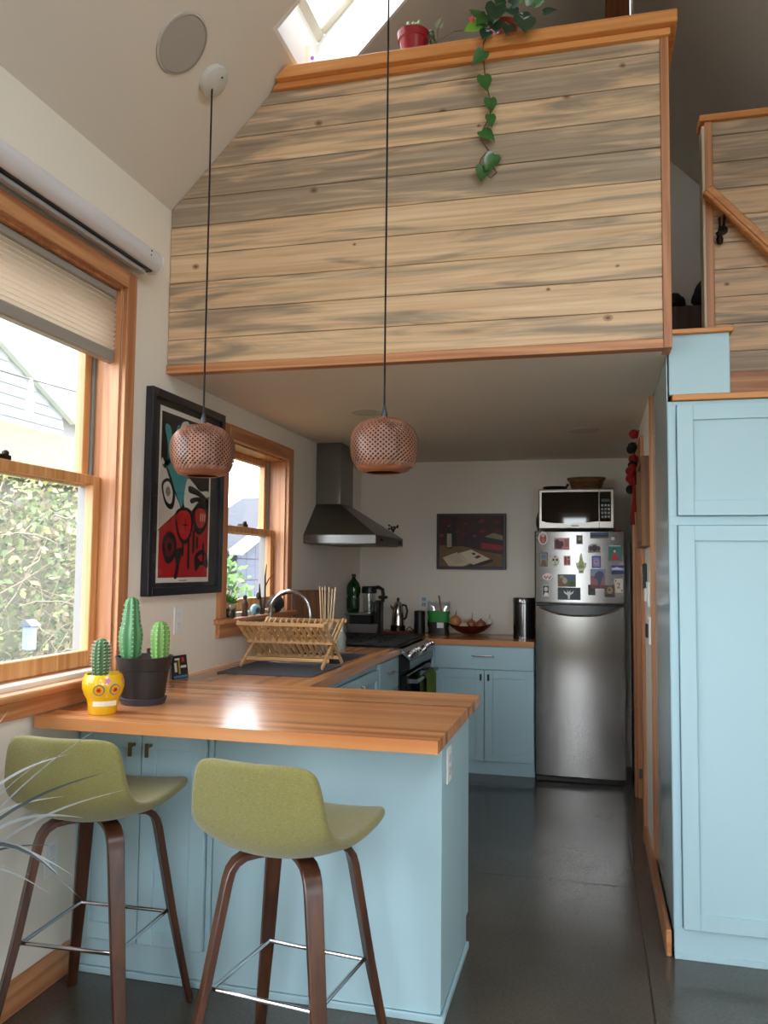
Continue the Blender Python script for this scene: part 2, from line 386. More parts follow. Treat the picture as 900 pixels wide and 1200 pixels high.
w = sthing('window_9', (1.22, .4, zR(1.22)), 'unseen roof window added over the living end for light')  # no such window in view; added to brighten ceiling and loft
for xa, xb, ya, yb in ((.85, .91, -.5, 1.3), (1.54, 1.6, -.5, 1.3), (.91, 1.54, -.5, -.44), (.91, 1.54, 1.24, 1.3)):
    B().prism([(xa+nx*.5, ya, zR(xa)+nz*.5), (xb+nx*.5, ya, zR(xb)+nz*.5), (xb+nx*.8, ya, zR(xb)+nz*.8), (xa+nx*.8, ya, zR(xa)+nz*.8)], (0, yb-ya, 0)).build('frame', white_paint, w)
B().prism([(.91+nx*.6, -.44, zR(.91)+nz*.6), (1.54+nx*.6, -.44, zR(1.54)+nz*.6), (1.54+nx*.63, -.44, zR(1.54)+nz*.63), (.91+nx*.63, -.44, zR(.91)+nz*.63)], (0, 1.68, 0)).build('pane', glass_m, w)
# skylight: plumb lower shaft wall, square sides, frame and pane
nX, nZ = -MR/math.hypot(1, MR), 1/math.hypot(1, MR)
w = sthing('window_7', (-1.2, 3.19, 3.55), 'white skylight in the sloped ceiling over the loft rail')
x0, x1, y0, y1 = SKY
fr = lambda x, d: (x+nX*d, zr(x)+nZ*d)
b = B()
lo_t = (x0-.012, zr(x0-.012+.0)+.285); hi_t = fr(x1, .2)
b.prism([(x0, y0-.02, zr(x0)-.001), (x0-.02, y0-.02, zr(x0)-.02), (lo_t[0]-.02, y0-.02, lo_t[1]), (lo_t[0], y0-.02, lo_t[1])], (0, y1-y0+.04, 0))
b.prism([(x1-.004, y0-.02, zr(x1-.004)-.001), (x1+.02, y0-.02, zr(x1)+.02), (hi_t[0]+.02, y0-.02, hi_t[1]+.02), (hi_t[0]-.004, y0-.02, hi_t[1])], (0, y1-y0+.04, 0))
for yy in (y0-.016, y1-.004):
    b.prism([(x0, yy, zr(x0)-.001), (x1, yy, zr(x1)-.001), (hi_t[0], yy, hi_t[1]), (lo_t[0], yy, lo_t[1])], (0, .02, 0))
b.build('shaft', white_paint, w)
cream_m = M('skylight_frame', (226, 222, 204), .5)
lx, lz = lo_t; hx, hz = hi_t; dx, dz = hx-lx, hz-lz; ln = math.hypot(dx, dz); dx, dz = dx/ln, dz/ln
def frpt(t, d): return (lx+dx*t+nX*d, lz+dz*t+nZ*d)
for (t0, t1, ya, yb) in ((0, .05, y0, y1), (ln-.05, ln, y0, y1), (.05, ln-.05, y0, y0+.05), (.05, ln-.05, y1-.05, y1)):
    p = [frpt(t0, 0), frpt(t1, 0), frpt(t1, .05), frpt(t0, .05)]
    B().prism([(q[0], ya, q[1]) for q in p], (0, yb-ya, 0)).build('frame', cream_m, w, .004)
    p = [frpt(t0+.0 if t0 < ln/2 else t0+.025, .05), frpt(t1 if t1 > ln/2 else t1+.0, .05), frpt(t1, .075), frpt(t0, .075)]
p = [frpt(.05, .03), frpt(ln-.05, .03), frpt(ln-.05, .036), frpt(.05, .036)]
B().prism([(q[0], y0+.05, q[1]) for q in p], (0, y1-y0-.1, 0)).build('pane', glass_m, w)

# --- double-hung windows in the left wall
def dh_window(n, hole, meet, cas, label, stool_ext, stool_z, apron):
    y0, y1, z0, z1 = hole
    w = sthing('window_%d' % n, (XL-.08, (y0+y1)/2, z0), label)
    g = fir
    # casing boards on the wall face
    box('casing', g('z'), w, XL, XL+.02, y1, y1+cas, stool_z, z1+cas)
    box('casing', g('z'), w, XL, XL+.02, y0-cas, y0, stool_z, z1+cas)
    box('casing', g('y'), w, XL, XL+.024, y0, y1, z1, z1+cas)
    # jambs lining the opening
    for a in ((y1-.012, y1, z0, z1), (y0, y0+.012, z0, z1), (y0+.012, y1-.012, z1-.012, z1)): box('jamb', g('z'), w, XL-.15, XL, *a, bev=.001)
    tr = M('window_track', (126, 128, 128), .5)
    box('track', tr, w, XL-.152, XL-.098, y1-.03, y1-.012, z0, z1-.012); box('track', tr, w, XL-.152, XL-.098, y0+.012, y0+.03, z0, z1-.012)
    # stool and apron
    box('sill', g('y'), w, XL-.06, XL+.055, y0-cas-stool_ext, y1+cas+stool_ext, stool_z-.025, stool_z, .004)
    box('apron', g('y'), w, XL, XL+.022, y0-cas, y1+cas, apron, stool_z-.025)
    box('outer_sill', g('y'), w, XL-.17, XL-.06, y0, y1, z0-.03, z0+.004)
    st = .042
    for nm, xa, xb, za, zb in (('upper_sash', XL-.145, XL-.108, meet-.02, z1-.012), ('lower_sash', XL-.104, XL-.066, z0+.004, meet+.02)):
        a, c = (y0+.03, y1-.03) if nm == 'upper_sash' else (y0+.013, y1-.013)
        sw = wood('sash_fir', (188, 124, 70), (222, 168, 112), 'z', .4, .04)
        bot = .06 if nm == 'lower_sash' else .035
        s_ = B()
        s_.box(xa, xb, a, a+st, za, zb); s_.box(xa, xb, c-st, c, za, zb); s_.box(xa, xb, a+st, c-st, za, za+bot); s_.box(xa, xb, a+st, c-st, zb-.036, zb)
        so = s_.build(nm, sw, w, .003)
        B().box((xa+xb)/2-.003, (xa+xb)/2+.003, a+st, c-st, za+bot, zb-.036).build('pane', glare_m if n == 1 else glass_m, so)
    lk = B().box(XL-.104, XL-.07, (y0+y1)/2-.03, (y0+y1)/2+.03, meet+.02, meet+.035).ball((XL-.085, (y0+y1)/2+.02, meet+.042), .012)
    lk.build('sash_lock', M('bronze', (52, 42, 34), .4, .8), w)
    return w
w1 = dh_window(1, W1, 1.723, .067, 'large double-hung fir window over the worktop end', .012, 1.003, .917)
box('sash_lift', M('bronze', (52, 42, 34), .4, .8), w1, XL-.066, XL-.05, 2.17, 2.25, 1.038, 1.06, .004)
dh_window(2, W2, 1.60, .075, 'small double-hung fir window over the sink', .02, 1.145, 1.055)
w = sthing('window_3', (XL-.08, -.45, .35), 'wide window of the living end')
for a in ((-2.0, -1.93, .35, 2.42), (1.03, 1.1, .35, 2.42), (-.49, -.41, .42, 2.35), (-1.93, 1.03, .35, .42), (-1.93, 1.03, 2.35, 2.42)): box('frame', fir('z'), w, XL-.12, XL-.06, *a)
B().box(XL-.093, XL-.087, -1.93, 1.03, .42, 2.35).build('pane', glass_m, w)
# unseen rear gable window, enlarged to brighten the loft face
w = sthing('window_8', (.12, YR-.08, 2.6), 'unseen gable window added at the living end for light')
for a in ((-.83, -.76, 2.95, 4.0), (1.0, 1.07, 2.95, 4.0), (-.76, 1.0, 2.95, 3.02), (-.76, 1.0, 3.93, 4.0)): box('frame', fir('z'), w, a[0], a[1], YR-.11, YR-.05, a[2], a[3])
B().box(-.76, 1.0, YR-.083, YR-.077, 3.02, 3.93).build('pane', glass_m, w)

# --- loft: ceiling slab of the kitchen, board-clad guard wall
kc = B(); kc.box(XL, .285, YL+.045, YB, KC, 2.44); kc.box(.285, XR, 4.05, YB, KC, 2.44)
struct(kc.build('ceiling_kitchen', M('kitchen_ceiling', (234, 226, 217), .9, var=.012, vscale=2)), 'low flat kitchen ceiling under the loft')
pine = bluestain_pine()
def roofx(z): return XL if z <= ZE else XL+(z-ZE)/MR
lw = struct(B().prism([(XL, YL+.019, 2.262), (.262, YL+.019, 2.262), (.262, YL+.019, 3.44), (roofx(3.44)+.004, YL+.019, 3.44), (XL+.004, YL+.019, ZE)], (0, .07, 0)).build('wall_loft', M('board_gap', (46, 34, 24), .8)), 'loft guard wall clad in blue-stained pine boards')
js = [2.263]+[2.263+.0+k*.1242 for k in range(1, 9)]+[3.369, 3.452]
js = sorted([3.369-k*.1245 for k in range(0, 9)] + [2.263, 3.452])
for a, c in zip(js[:-1], js[1:]):
    if c-a < .03: continue
    a0, c0 = a+.0012, c-.0012
    poly = [(roofx(a0)+.003, YL, a0), (.262, YL, a0), (.262, YL, c0), (roofx(c0)+.003, YL, c0)]
    if a0 < ZE < c0: poly.append((XL+.003, YL, ZE))
    B().prism(poly, (0, .018, 0)).build('board', pine, lw, .0018)
lab(box('corner_trim', fir('z'), lw, .262, .293, YL-.008, YL+.10, 2.226, 3.452), 'reddish fir corner trim')
box('bottom_trim', fir('x'), lw, XL+.002, .262, YL-.008, YL+.045, 2.226, 2.262)
b = B().prism([(roofx(3.43)+.004, YL-.022, 3.422), (.30, YL-.022, 3.422), (.30, YL-.022, 3.45), (roofx(3.45)+.012, YL-.022, 3.45)], (0, .022, 0)); b.build('cap_moulding', cap_fir('x'), lw, .002)
b = B().prism([(roofx(3.45)+.01, YL-.052, 3.450), (.322, YL-.052, 3.450), (.322, YL-.052, 3.500), (roofx(3.5)+.01, YL-.052, 3.500)], (0, .19, 0)); b.build('cap_rail', cap_fir('x'), lw, .003)
# return of the guard along the stairhead
box('side_panel', pine, lw, .205, .285, YL+.10, 4.05, 2.44, 3.452)
box('cap_rail', cap_fir('y'), lw, .17, .322, YL+.138, 4.09, 3.450, 3.500, .003)
# stair guard behind the steps
GY = 3.88
gw = struct(B().box(.515, XR, GY+.019, GY+.09, 2.06, 3.46).build('wall_stair', M('board_gap', (46, 34, 24), .8)), 'board-clad wall beside the stair')
gz = [3.388, 3.262, 3.137, 3.012, 2.887, 2.762, 2.636, 2.511, 2.386, 2.290]
gz = sorted(gz+[3.455])
for a, c in zip(gz[:-1], gz[1:]): B().box(.545, XR, GY, GY+.018, a+.0012, c-.0012).build('board', pine, gw, .0018)
box('corner_trim', fir('z'), gw, .512, .545, GY-.006, GY+.09, 2.30, 3.455)
lab(box('end_panel', M('pale_end', (214, 200, 178), .6), gw, .499, .512, GY-.004, GY+.09, 2.30, 3.44), 'pale strip at the end of the boarding')
box('cap_rail', cap_fir('x'), gw, .49, XR, GY-.02, GY+.11, 3.455, 3.485, .003)
box('skirt', fir('x'), gw, .545, XR, GY-.012, GY+.018, 2.06, 2.289)
# handrail of the stair
hr = thing('handrail', 'sloping fir handrail on dark brackets along the boarded stair wall', 'handrail', (.5, GY, 2.0))
p0, p1 = Vector((.508, GY-.07, 3.105)), Vector((1.75, GY-.07, 1.69))
B().obox(p0, p1, .045, .05).build('rail', cap_fir('x'), hr, .006)
B().obox(p0+Vector((0, -.024, .0)), p1+Vector((0, -.024, .0)), .008, .02).build('rail_bead', cap_fir('x'), hr, .003)
iron = M('dark_iron', (36, 28, 24), .45, .7)
for t in (.06, .62):
    q = p0.lerp(p1, t)
    b = B().tube([q+Vector((0, 0, -.03)), q+Vector((0, .02, -.06)), q+Vector((0, .055, -.075)), q+Vector((0, .068, -.08))], .007, 8)
    b.lathe([(.001, 0), (.022, .002), (.022, .006), (.012, .010)], (q.x, GY-.012, q.z-.08), 12, 'y')
    b.build('bracket', iron, hr, smooth=True)
hk = B().tube([(.565, GY-.012, 2.99), (.565, GY-.04, 2.985), (.565, GY-.045, 2.95), (.565, GY-.03, 2.93)], .005, 8); hk.lathe([(.001, 2.865), (.012, 2.87), (.016, 2.89), (.011, 2.905), (.018, 2.92), (.006, 2.93), (.001, 2.935)], (.565, GY-.032, 0), 12)
tag(hk.build('iron_bell', iron, smooth=True), 'small dark iron bell hanging below the stair handrail', 'bell')

# --- kitchen right wall, doorway, trims
DY0, DY1, DZ = 4.62, 5.43, 2.03
def kr(b): pass
wall_with_holes('wall_kitchen', 'x', KR, KR+.10, 4.06, YB, 0, KC, [(DY0, DY1, 0, DZ)], wall_m)
cab_edge = struct(box('trim_1', fir('z'), None, KR-.004, KR+.05, 4.032, 4.058, 0, 2.24), 'thin fir strip between the cabinet side and the wall')
d1 = sthing('door_1', (KR+.05, 5.02, 0), 'fir door set deep in the kitchen side doorway')
for a in ((DY0-.09, DY0, 0, DZ+.09), (DY1, DY1+.09, 0, DZ+.09), (DY0, DY1, DZ, DZ+.09)): box('casing', fir('z'), d1, KR-.018, KR, *a)
for a in ((DY0, DY0+.018, 0, DZ), (DY1-.018, DY1, 0, DZ), (DY0+.018, DY1-.018, DZ-.018, DZ)): box('jamb', fir('z'), d1, KR, KR+.10, *a)
dl = box('leaf', fir('z'), d1, KR+.062, KR+.098, DY0+.02, DY1-.02, .01, DZ-.02)
B().ball((KR+.035, DY0+.09, 1.0), .024).cyl((KR+.04, DY0+.09, 1.0), (KR+.062, DY0+.09, 1.0), .01).build('knob', dark_steel_m, d1, smooth=True)
box('strike', dark_steel_m, d1, KR+.005, KR+.03, DY1-.02, DY1-.017, .12, .18, 0)
# baseboards
struct(box('baseboard_kitchen', fir('y'), None, KR-.016, KR+.004, 3.262, DY0-.092, 0, .095, .004))
struct(box('baseboard_left', fir('y'), None, XL, XL+.016, YR, 2.597, 0, .105, .004))
struct(box('baseboard_right', fir('y'), None, XR-.016, XR, YR, 3.2, 0, .105, .004))

# ================================================================== FITTED FURNITURE
knob_m = M('brushed_nickel', (170, 165, 155), .3, 1.)
def shaker(name, parent, plane, c, a0, a1, z0, z1, sgn, rail=.057, handle=None, th=.02, mat=None):
    """shaker door/drawer front. plane 'y': face at y=c looking to sgn*y ; plane 'x': face at x=c"""
    mat = mat or blue_m
    b = B(); f0, f1 = sorted((c, c+sgn*th)); pc = sorted((c, c+sgn*th*.5))
    def bx(p, q, u, v, d0, d1):
        b.box(p, q, d0, d1, u, v) if plane == 'y' else b.box(d0, d1, p, q, u, v)
    bx(a0, a0+rail, z0, z1, f0, f1); bx(a1-rail, a1, z0, z1, f0, f1); bx(a0+rail, a1-rail, z0, z0+rail, f0, f1); bx(a0+rail, a1-rail, z1-rail, z1, f0, f1)
    o = b.build(name, mat, parent, .0015)
    b = B(); bx(a0+rail-.001, a1-rail+.001, z0+rail-.001, z1-rail+.001, *pc)
    bo = B(); bo.v, bo.f = b.v, b.f
    bo.build('panel', mat, o)
    return o
def bar_handle(parent, p0, p1, out, r=.005, st=.022):
    p0, p1, out = Vector(p0), Vector(p1), Vector(out)
    b = B().tube([p0, p0+out*st, p0+out*(st+.003)+(p1-p0)*.06, p1+out*(st+.003)-(p1-p0)*.06, p1+out*st, p1], r, 8)
    return b.build('handle', knob_m, parent, smooth=True)
# ---- tall cabinet below the stair
tc_ = thing('tall_cabinet', 'tall pale blue shaker cabinet built in under the stair', 'cabinet', (.55, 3.6, 0))
box('body', blue_m, tc_, .285, .83, 3.279, 4.03, 0, 2.045, .002)
b = B(); b.box(.283, .83, 3.259, 3.279, 2.030, 2.045); b.box(.283, .83, 3.259, 3.279, 1.575, 1.609); b.box(.283, .83, 3.259, 3.279, 0, .110)
b.box(.283, .312, 3.259, 3.279, .11, 1.575); b.box(.283, .312, 3.259, 3.279, 1.609, 2.030); b.box(.802, .83, 3.259, 3.279, .11, 1.575); b.box(.802, .83, 3.259, 3.279, 1.609, 2.030)
b.build('face_frame', blue_m, tc_, .001)
lab(box('side_panel', M('glossy_blue_shaded', (150, 172, 176), .18, spec=.6), tc_, .2815, .285, 3.279, 4.03, .097, 2.225, 0), 'glossy blue side panel facing the kitchen, greyed for its shade')  # cabinet blue greyed down: the shade on this side is in the colour
box('base_strip', blue_m, tc_, .283, .83, 3.252, 3.259, 0, .022, .001)
shaker('door', tc_, 'y', 3.256, .314, .80, 1.611, 2.027, -1); shaker('door', tc_, 'y', 3.256, .314, .80, .112, 1.573, -1)
# step box and treads
sb = thing('stair_step', 'pale blue box step with a fir tread at the loft stairhead', 'step', (.4, 3.55, 2.072))
box('riser_box', blue_m, sb, .290, .507, 3.262, 3.872, 2.072, 2.303); box('tread', cap_fir('x'), sb, .287, .520, 3.245, 3.874, 2.303, 2.322, .003)
tr = box('stair_tread', cap_fir('x'), None, .300, .86, 3.243, 3.874, 2.047, 2.070, .003); tag(tr, 'long fir tread lying on top of the tall blue cabinet', 'step')
for k in range(7):
    x0 = .86+k*.19; z = 1.84-k*.235
    if x0+.19 > XR: break
    s_ = thing('stair_cabinet', 'pale blue stepped stair cabinet, step %s below the tall cabinet' % ('one two three four five six seven'.split()[k]), 'step', (x0+.1, 3.55, 0), group='lower stair steps')
    box('body', blue_m, s_, x0, x0+.188, 3.262, 3.872, 0, z); box('tread', cap_fir('x'), s_, x0-.0, x0+.21 if k < 6 else x0+.19, 3.245, 3.872, z, z+.02, .003)

# ---- island
isl = thing('island_base', 'pale blue peninsula base with shaker doors beneath the wooden bar top', 'cabinet', (-1.1, 2.9, 0))
box('body', blue_m, isl, XL+.001, -.483, 2.629, 3.17, 0.0, CTB, .001)
b = B(); b.box(-1.242, -.463, 2.609, 2.629, .022, CTB); b.build('back_panel', blue_m, isl, .001)
b = B(); b.box(XL+.002, -1.246, 2.609, 2.629, .022, .118); b.box(XL+.002, -1.246, 2.609, 2.629, .832, CTB); b.box(-1.265, -1.246, 2.609, 2.629, .118, .832); b.box(XL+.002, XL+.02, 2.609, 2.629, .118, .832)
b.build('face_frame', blue_m, isl, .001)
for a0, a1, hx in ((XL+.022, -1.511, -1.536), (-1.507, -1.267, -1.472)):
    d = shaker('door', isl, 'y', 2.610, a0, a1, .121, .829, -1, .055)
    b = B().box(hx-.006, hx+.006, 2.555, 2.563, .752, .798); b.box(hx-.004, hx+.004, 2.563, 2.592, .782, .792); b.build('handle', M('aged_brass', (120, 104, 72), .35, 1.), d, .001)
b = B().prism([(-.463, 2.6295, .022), (-.463, 3.14, .022), (-.463, 3.14, .11), (-.463, 3.188, .11), (-.463, 3.188, CTB), (-.463, 2.6295, CTB)], (-.019, 0, 0)); b.build('end_panel', blue_m, isl, .001)
b = B(); b.box(XL+.02, -.452, 2.598, 2.609, 0, .022); b.box(-.463, -.452, 2.609, 3.14, 0, .022); b.build('base_strip', blue_m, isl, .002)
ol = thing('outlet', 'white outlet plate on the end panel of the blue peninsula', 'outlet', (-.46, 2.72, .76))
box('plate', white_p, ol, -.4625, -.457, 2.682, 2.757, .705, .82, .002)
for zz in (.742, .783): box('socket', M('socket_grey', (190, 190, 188), .4), ol, -.4572, -.4555, 2.705, 2.735, zz-.013, zz+.013, .002)

# ---- worktops laid up from staves
def worktop(name, label, x0, x1, y0, y1, along, n, hole=None, loc=None):
    t = thing(name, label, 'worktop', ((x0+x1)/2, (y0+y1)/2, CTB))
    w = ((y1-y0) if along == 'x' else (x1-x0))/n
    for i in range(n):
        if along == 'x':
            a = y0+i*w; segs = [(x0, x1)]
            for p, q in segs: B().box(p, q, a, a+w, CTB, CT).build('stave', stave_w('x'), t, .0003)
        else:
            a = x0+i*w; segs = [(y0, y1)]
            if hole and a+w > hole[0]+1e-4 and a < hole[1]-1e-4: segs = [(y0, hole[2]), (hole[3], y1)]
            for p, q in segs: B().box(a, a+w, p, q, CTB, CT).build('stave', stave_w('y'), t, .0003)
    return t
worktop('bar_worktop', 'thick butcher-block bar top of orange fir staves on the peninsula', XL+.024, -.426, 2.332, 3.233, 'x', 22)
SK = (-1.673, -1.2105, 4.00, 4.53)
worktop('sink_worktop', 'butcher-block worktop with the sink set in below the small window', XL+.0005, -1.133, 3.2332, 4.908, 'y', 18, (XL+.0005+3*.03547, XL+.0005+15*.03547, SK[2], SK[3]))
worktop('end_worktop', 'butcher-block worktop along the kitchen end wall beside the fridge', XL+.0005, -.381, 5.672, YB-.0005, 'x', 14)
sx0, sx1 = XL+.0005+3*.03547, XL+.0005+15*.03547
sk = thing('sink', 'stainless sink basin set into the wooden worktop', 'sink', (-1.45, 4.27, .70))
b = B(); t_ = .003; x0, x1, y0, y1 = sx0+.001, sx1-.001, SK[2]+.001, SK[3]-.001
b.box(x0, x1, y0, y1, .70, .703); b.box(x0, x0+t_, y0, y1, .703, CT+.002); b.box(x1-t_, x1, y0, y1, .703, CT+.002); b.box(x0, x1, y0, y0+t_, .703, CT+.002); b.box(x0, x1, y1-t_, y1, .703, CT+.002)
b.build('basin', steel_m, sk, .001)
b = B(); r_ = .012
for a in ((x0-r_, x1+r_, y0-r_, y0+.002), (x0-r_, x1+r_, y1-.002, y1+r_), (x0-r_, x0+.002, y0, y1), (x1-.002, x1+r_, y0, y1)): b.box(*a, CT+.0003, CT+.003)
b.build('rim', steel_m, sk, .001)
B().lathe([(.001, .7035), (.04, .7035), (.042, .706), (.001, .706)], ((x0+x1)/2, (y0+y1)/2, 0), 20).build('drain', dark_steel_m, sk, smooth=True)

# ---- base cabinets of the sink run
sc_ = thing('sink_cabinet', 'pale blue base cabinet with doors below the sink', 'cabinet', (-1.45, 3.9, 0))
FX = -1.16
box('body', blue_m, sc_, XL+.002, FX-.02, 3.24, 4.44, .1, .690, .001); box('plinth', blue_m, sc_, XL+.01, FX-.07, 3.24, 4.44, 0, .1, 0)
b = B().box(FX-.02, FX, 3.24, 4.44, .845, CTB); b.box(FX-.02, FX, 3.24, 3.60, .1, .845); b.build('face_frame', blue_m, sc_, .001)
box('filler_back', blue_m, sc_, XL+.002, XL+.02, 3.24, 4.44, .690, CTB, 0); box('side', blue_m, sc_, XL+.02, FX-.02, 3.24, 3.26, .69, CTB, 0); 
for a0, a1 in ((3.605, 4.018), (4.022, 4.435)):
    d = shaker('door', sc_, 'x', FX, a0, a1, .105, .842, 1)
    yy = a1-.03 if a0 < 4 else a0+.03
    bar_handle(d, (FX+.02, yy, .70), (FX+.02, yy, .80), (1, 0, 0))
dc_ = thing('drawer_cabinet', 'narrow pale blue drawer cabinet between the sink and the range', 'cabinet', (-1.45, 4.67, 0))
box('body', blue_m, dc_, XL+.002, FX-.02, 4.442, 4.905, .1, .69, .001); b = B().box(FX-.03, FX, 4.442, 4.905, .69, CTB-.022); b.box(XL+.002, FX-.03, 4.885, 4.905, .69, CTB); b.box(XL+.002, XL+.02, 4.442, 4.885, .69, CTB); b.build('upper_body', blue_m, dc_)
box('plinth', blue_m, dc_, XL+.01, FX-.07, 4.442, 4.905, 0, .1, 0)
for z0, z1 in ((.105, .395), (.400, .685), (.69, .870)):
    d = box('drawer', blue_m, dc_, FX, FX+.02, 4.446, 4.902, z0, z1, .002)
    bar_handle(d, (FX+.02, 4.62, (z0+z1)/2+.02), (FX+.02, 4.74, (z0+z1)/2+.02), (1, 0, 0))
# ---- base cabinet on the end wall
ec = thing('end_cabinet', 'pale blue cabinet with one wide drawer and two doors beside the fridge', 'cabinet', (-.73, 5.97, 0))
box('body', blue_m, ec, -1.09, -.383, 5.71, YB-.001, .095, CTB, .001); box('plinth', blue_m, ec, -1.09, -.383, 5.742, YB-.001, 0, .095, 0)
box('filler', blue_m, ec, -1.09, -1.068, 5.69, 5.71, .095, CTB, .001)
d = box('drawer', blue_m, ec, -1.066, -.385, 5.69, 5.71, .715, .872, .002); bar_handle(d, (-.80, 5.69, .81), (-.66, 5.69, .81), (0, -1, 0), .006)
for a0, a1, hx in ((-1.066, -.7215, -.745), (-.7175, -.385, -.692)):
    d = shaker('door', ec, 'y', 5.71, a0, a1, .1, .711, -1, .055)
    box('handle', M('black_pull', (24, 24, 26), .35), d, hx-.006, hx+.006, 5.672, 5.69, .640, .685, .003)

# ---- range
rg = thing('range', 'black and stainless gas range between the drawers and the corner', 'range', (-1.43, 5.29, 0))
RY0, RY1, RX = 4.911, 5.669, -1.135
enamel = M('black_enamel', (14, 14, 15), .2, coat=.4)
box('body', M('range_side', (40, 40, 42), .35), rg, XL+.01, RX, RY0, RY1, .05, .885, .003)
box('cooktop', enamel, rg, XL+.01, RX+.01, RY0, RY1, .885, .912, .004)
b = B().prism([(RX-.02, RY0, .884), (RX+.062, RY0, .842), (RX+.062, RY0, .79), (RX, RY0, .76)], (0, RY1-RY0, 0)); b.build('control_panel', M('range_panel', (52, 52, 55), .18, .6), rg, .004)
b = B().prism([(RX-.02, RY0, .912), (RX+.015, RY0, .912), (RX+.07, RY0, .850), (RX+.062, RY0, .842), (RX+.01, RY0, .884), (RX-.02, RY0, .884)], (0, RY1-RY0, 0)); b.build('front_trim', steel_m, rg, .002)
for yy in (4.98, 5.055, 5.13, 5.43, 5.51, 5.59):
    c = Vector((RX+.05, yy, .872)); n = Vector((.75, 0, .66)).normalized()
    B().tube([c, c+n*.012, c+n*.014, c+n*.042], [.026, .026, .02, .018], 14).build('knob', chrome_m, rg, smooth=True)
od = B().box(RX, RX+.045, RY0+.006, RY1-.006, .22, .755).build('oven_door', enamel, rg, .006)
B().box(RX+.0445, RX+.047, RY0+.12, RY1-.12, .32, .62).build('oven_window', M('oven_glass', (6, 6, 8), .05), od)
hb = B(); hb.tube([(RX+.095, RY0+.04, .715), (RX+.095, RY1-.04, .715)], .013, 12)
for yy in (RY0+.06, RY1-.06): hb.box(RX+.045, RX+.095, yy-.014, yy+.014, .703, .727)
hb.build('oven_handle', steel_m, od, smooth=True)
box('lower_drawer', steel_m, rg, RX, RX+.03, RY0+.006, RY1-.006, .06, .21, .004)
gi = M('cast_iron', (20, 20, 21), .6)
for k in range(3):
    a0 = RY0+.02+k*.241; a1 = a0+.236; g = B(); X0, X1 = XL+.09, RX-.005
    for yy in (a0, a1-.012): g.box(X0, X1, yy, yy+.012, .925, .944)
    for xx in (X0, X1-.012): g.box(xx, xx+.012, a0, a1, .925, .944)
    for xx in (X0+.13, X0+.26, X0+.39): g.box(xx, xx+.01, a0, a1, .928, .944)
    g.box(X0, X1, (a0+a1)/2-.005, (a0+a1)/2+.005, .930, .944)
    for xx in (X0+.005, X1-.02):
        for yy in (a0+.002, a1-.014): g.box(xx, xx+.012, yy, yy+.012, .912, .926)
    g.build('grate', gi, rg, .002)
for xx in (XL+.2, RX-.15):
    for yy in (RY0+.15, RY1-.15): B().lathe([(.05, .912), (.05, .918), (.034, .92), (.034, .926), (.001, .927)], (xx, yy, 0), 18).build('burner', gi, rg, smooth=True)
# towel over the oven handle
b = B()
def tw(u, v):
    yy = 5.16+.30*u; w = .006*math.sin(u*15)+.004*math.sin(u*31+1)
    s = v*.62-.26
    if s < -.02: return (RX+.095-.016-.2*w, yy, .715+s+.0)
    if s > .02: return (RX+.095+.0165+abs(w)+.006*v, yy, .735-s)
    a = (s+.02)/.04*PI; return (RX+.095-.0155*math.cos(a), yy, .716+.0155*math.sin(a)+.004)
b.grid(tw, 30, 30); 
tw_o = b.build('tea_towel', M('green_towel', (96, 118, 44), .95, var=.35, vscale=14, bump=.4, bscale=300), smooth=True)
md = tw_o.modifiers.new('thick', 'SOLIDIFY'); md.thickness = .003; md.offset = 1
tag(tw_o, 'mottled green tea towel draped over the oven door handle', 'towel')

# ---- range hood
hd = thing('range_hood', 'stainless chimney hood on the left wall above the range', 'hood', (-1.5, 5.29, 1.55))
hsteel = M('hood_steel', (128, 128, 126), .32, 1., var=.04, vscale=3, stretch=(1, 1, 40))
HX, HY0, HY1 = -1.295, 4.915, 5.665
box('lip', hsteel, hd, XL+.001, HX, HY0, HY1, 1.553, 1.608, .002)
cx0, cx1, cy0, cy1 = XL+.001, -1.598, 5.15, 5.43
b = B().add([(XL+.001, HY0, 1.608), (HX, HY0, 1.608), (HX, HY1, 1.608), (XL+.001, HY1, 1.608), (cx0, cy0, 1.817), (cx1, cy0, 1.817), (cx1, cy1, 1.817), (cx0, cy1, 1.817)],
            [(0,3,2,1),(4,5,6,7),(0,1,5,4),(1,2,6,5),(2,3,7,6),(3,0,4,7)]); b.build('canopy', hsteel, hd, .002)
box('chimney', hsteel, hd, cx0, cx1, cy0, cy1, 1.817, KC-.001, .003)
box('chimney_sleeve', hsteel, hd, cx0, cx1-.006, cy0+.006, cy1-.006, 2.05, KC-.001, .002).location = (0, 0, 0)
box('filter', dark_steel_m, hd, XL+.03, HX-.03, HY0+.03, HY1-.03, 1.549, 1.553, 0)
b = B()
for k in range(4): b.cyl((HX, HY0+.10+k*.022, 1.58), (HX+.003, HY0+.10+k*.022, 1.58), .006, n=10)
b.build('buttons', black_m, hd)
lab(box('badge', black_m, hd, HX, HX+.002, HY1-.14, HY1-.04, 1.566, 1.592, 0), 'dark maker badge on the lip')
sp = B()
random.seed(3)
for k in range(9):
    a = random.random()*6.28; c = Vector((HX-.03, HY1-.17, 1.648)); d = Vector((math.cos(a)*.03, math.sin(a)*.05, .02+.03*random.random()))
    sp.tube([c, c+d*.6+Vector((0,0,.012)), c+d], [.004, .003, .002], 6); sp.ball(c+d, .008, .009, .007, 8, 6)
tag(sp.build('dried_sprig', M('dusk_violet', (52, 44, 56), .7), smooth=True), 'dark dried flower sprig lying on the hood lip', 'dried flower')

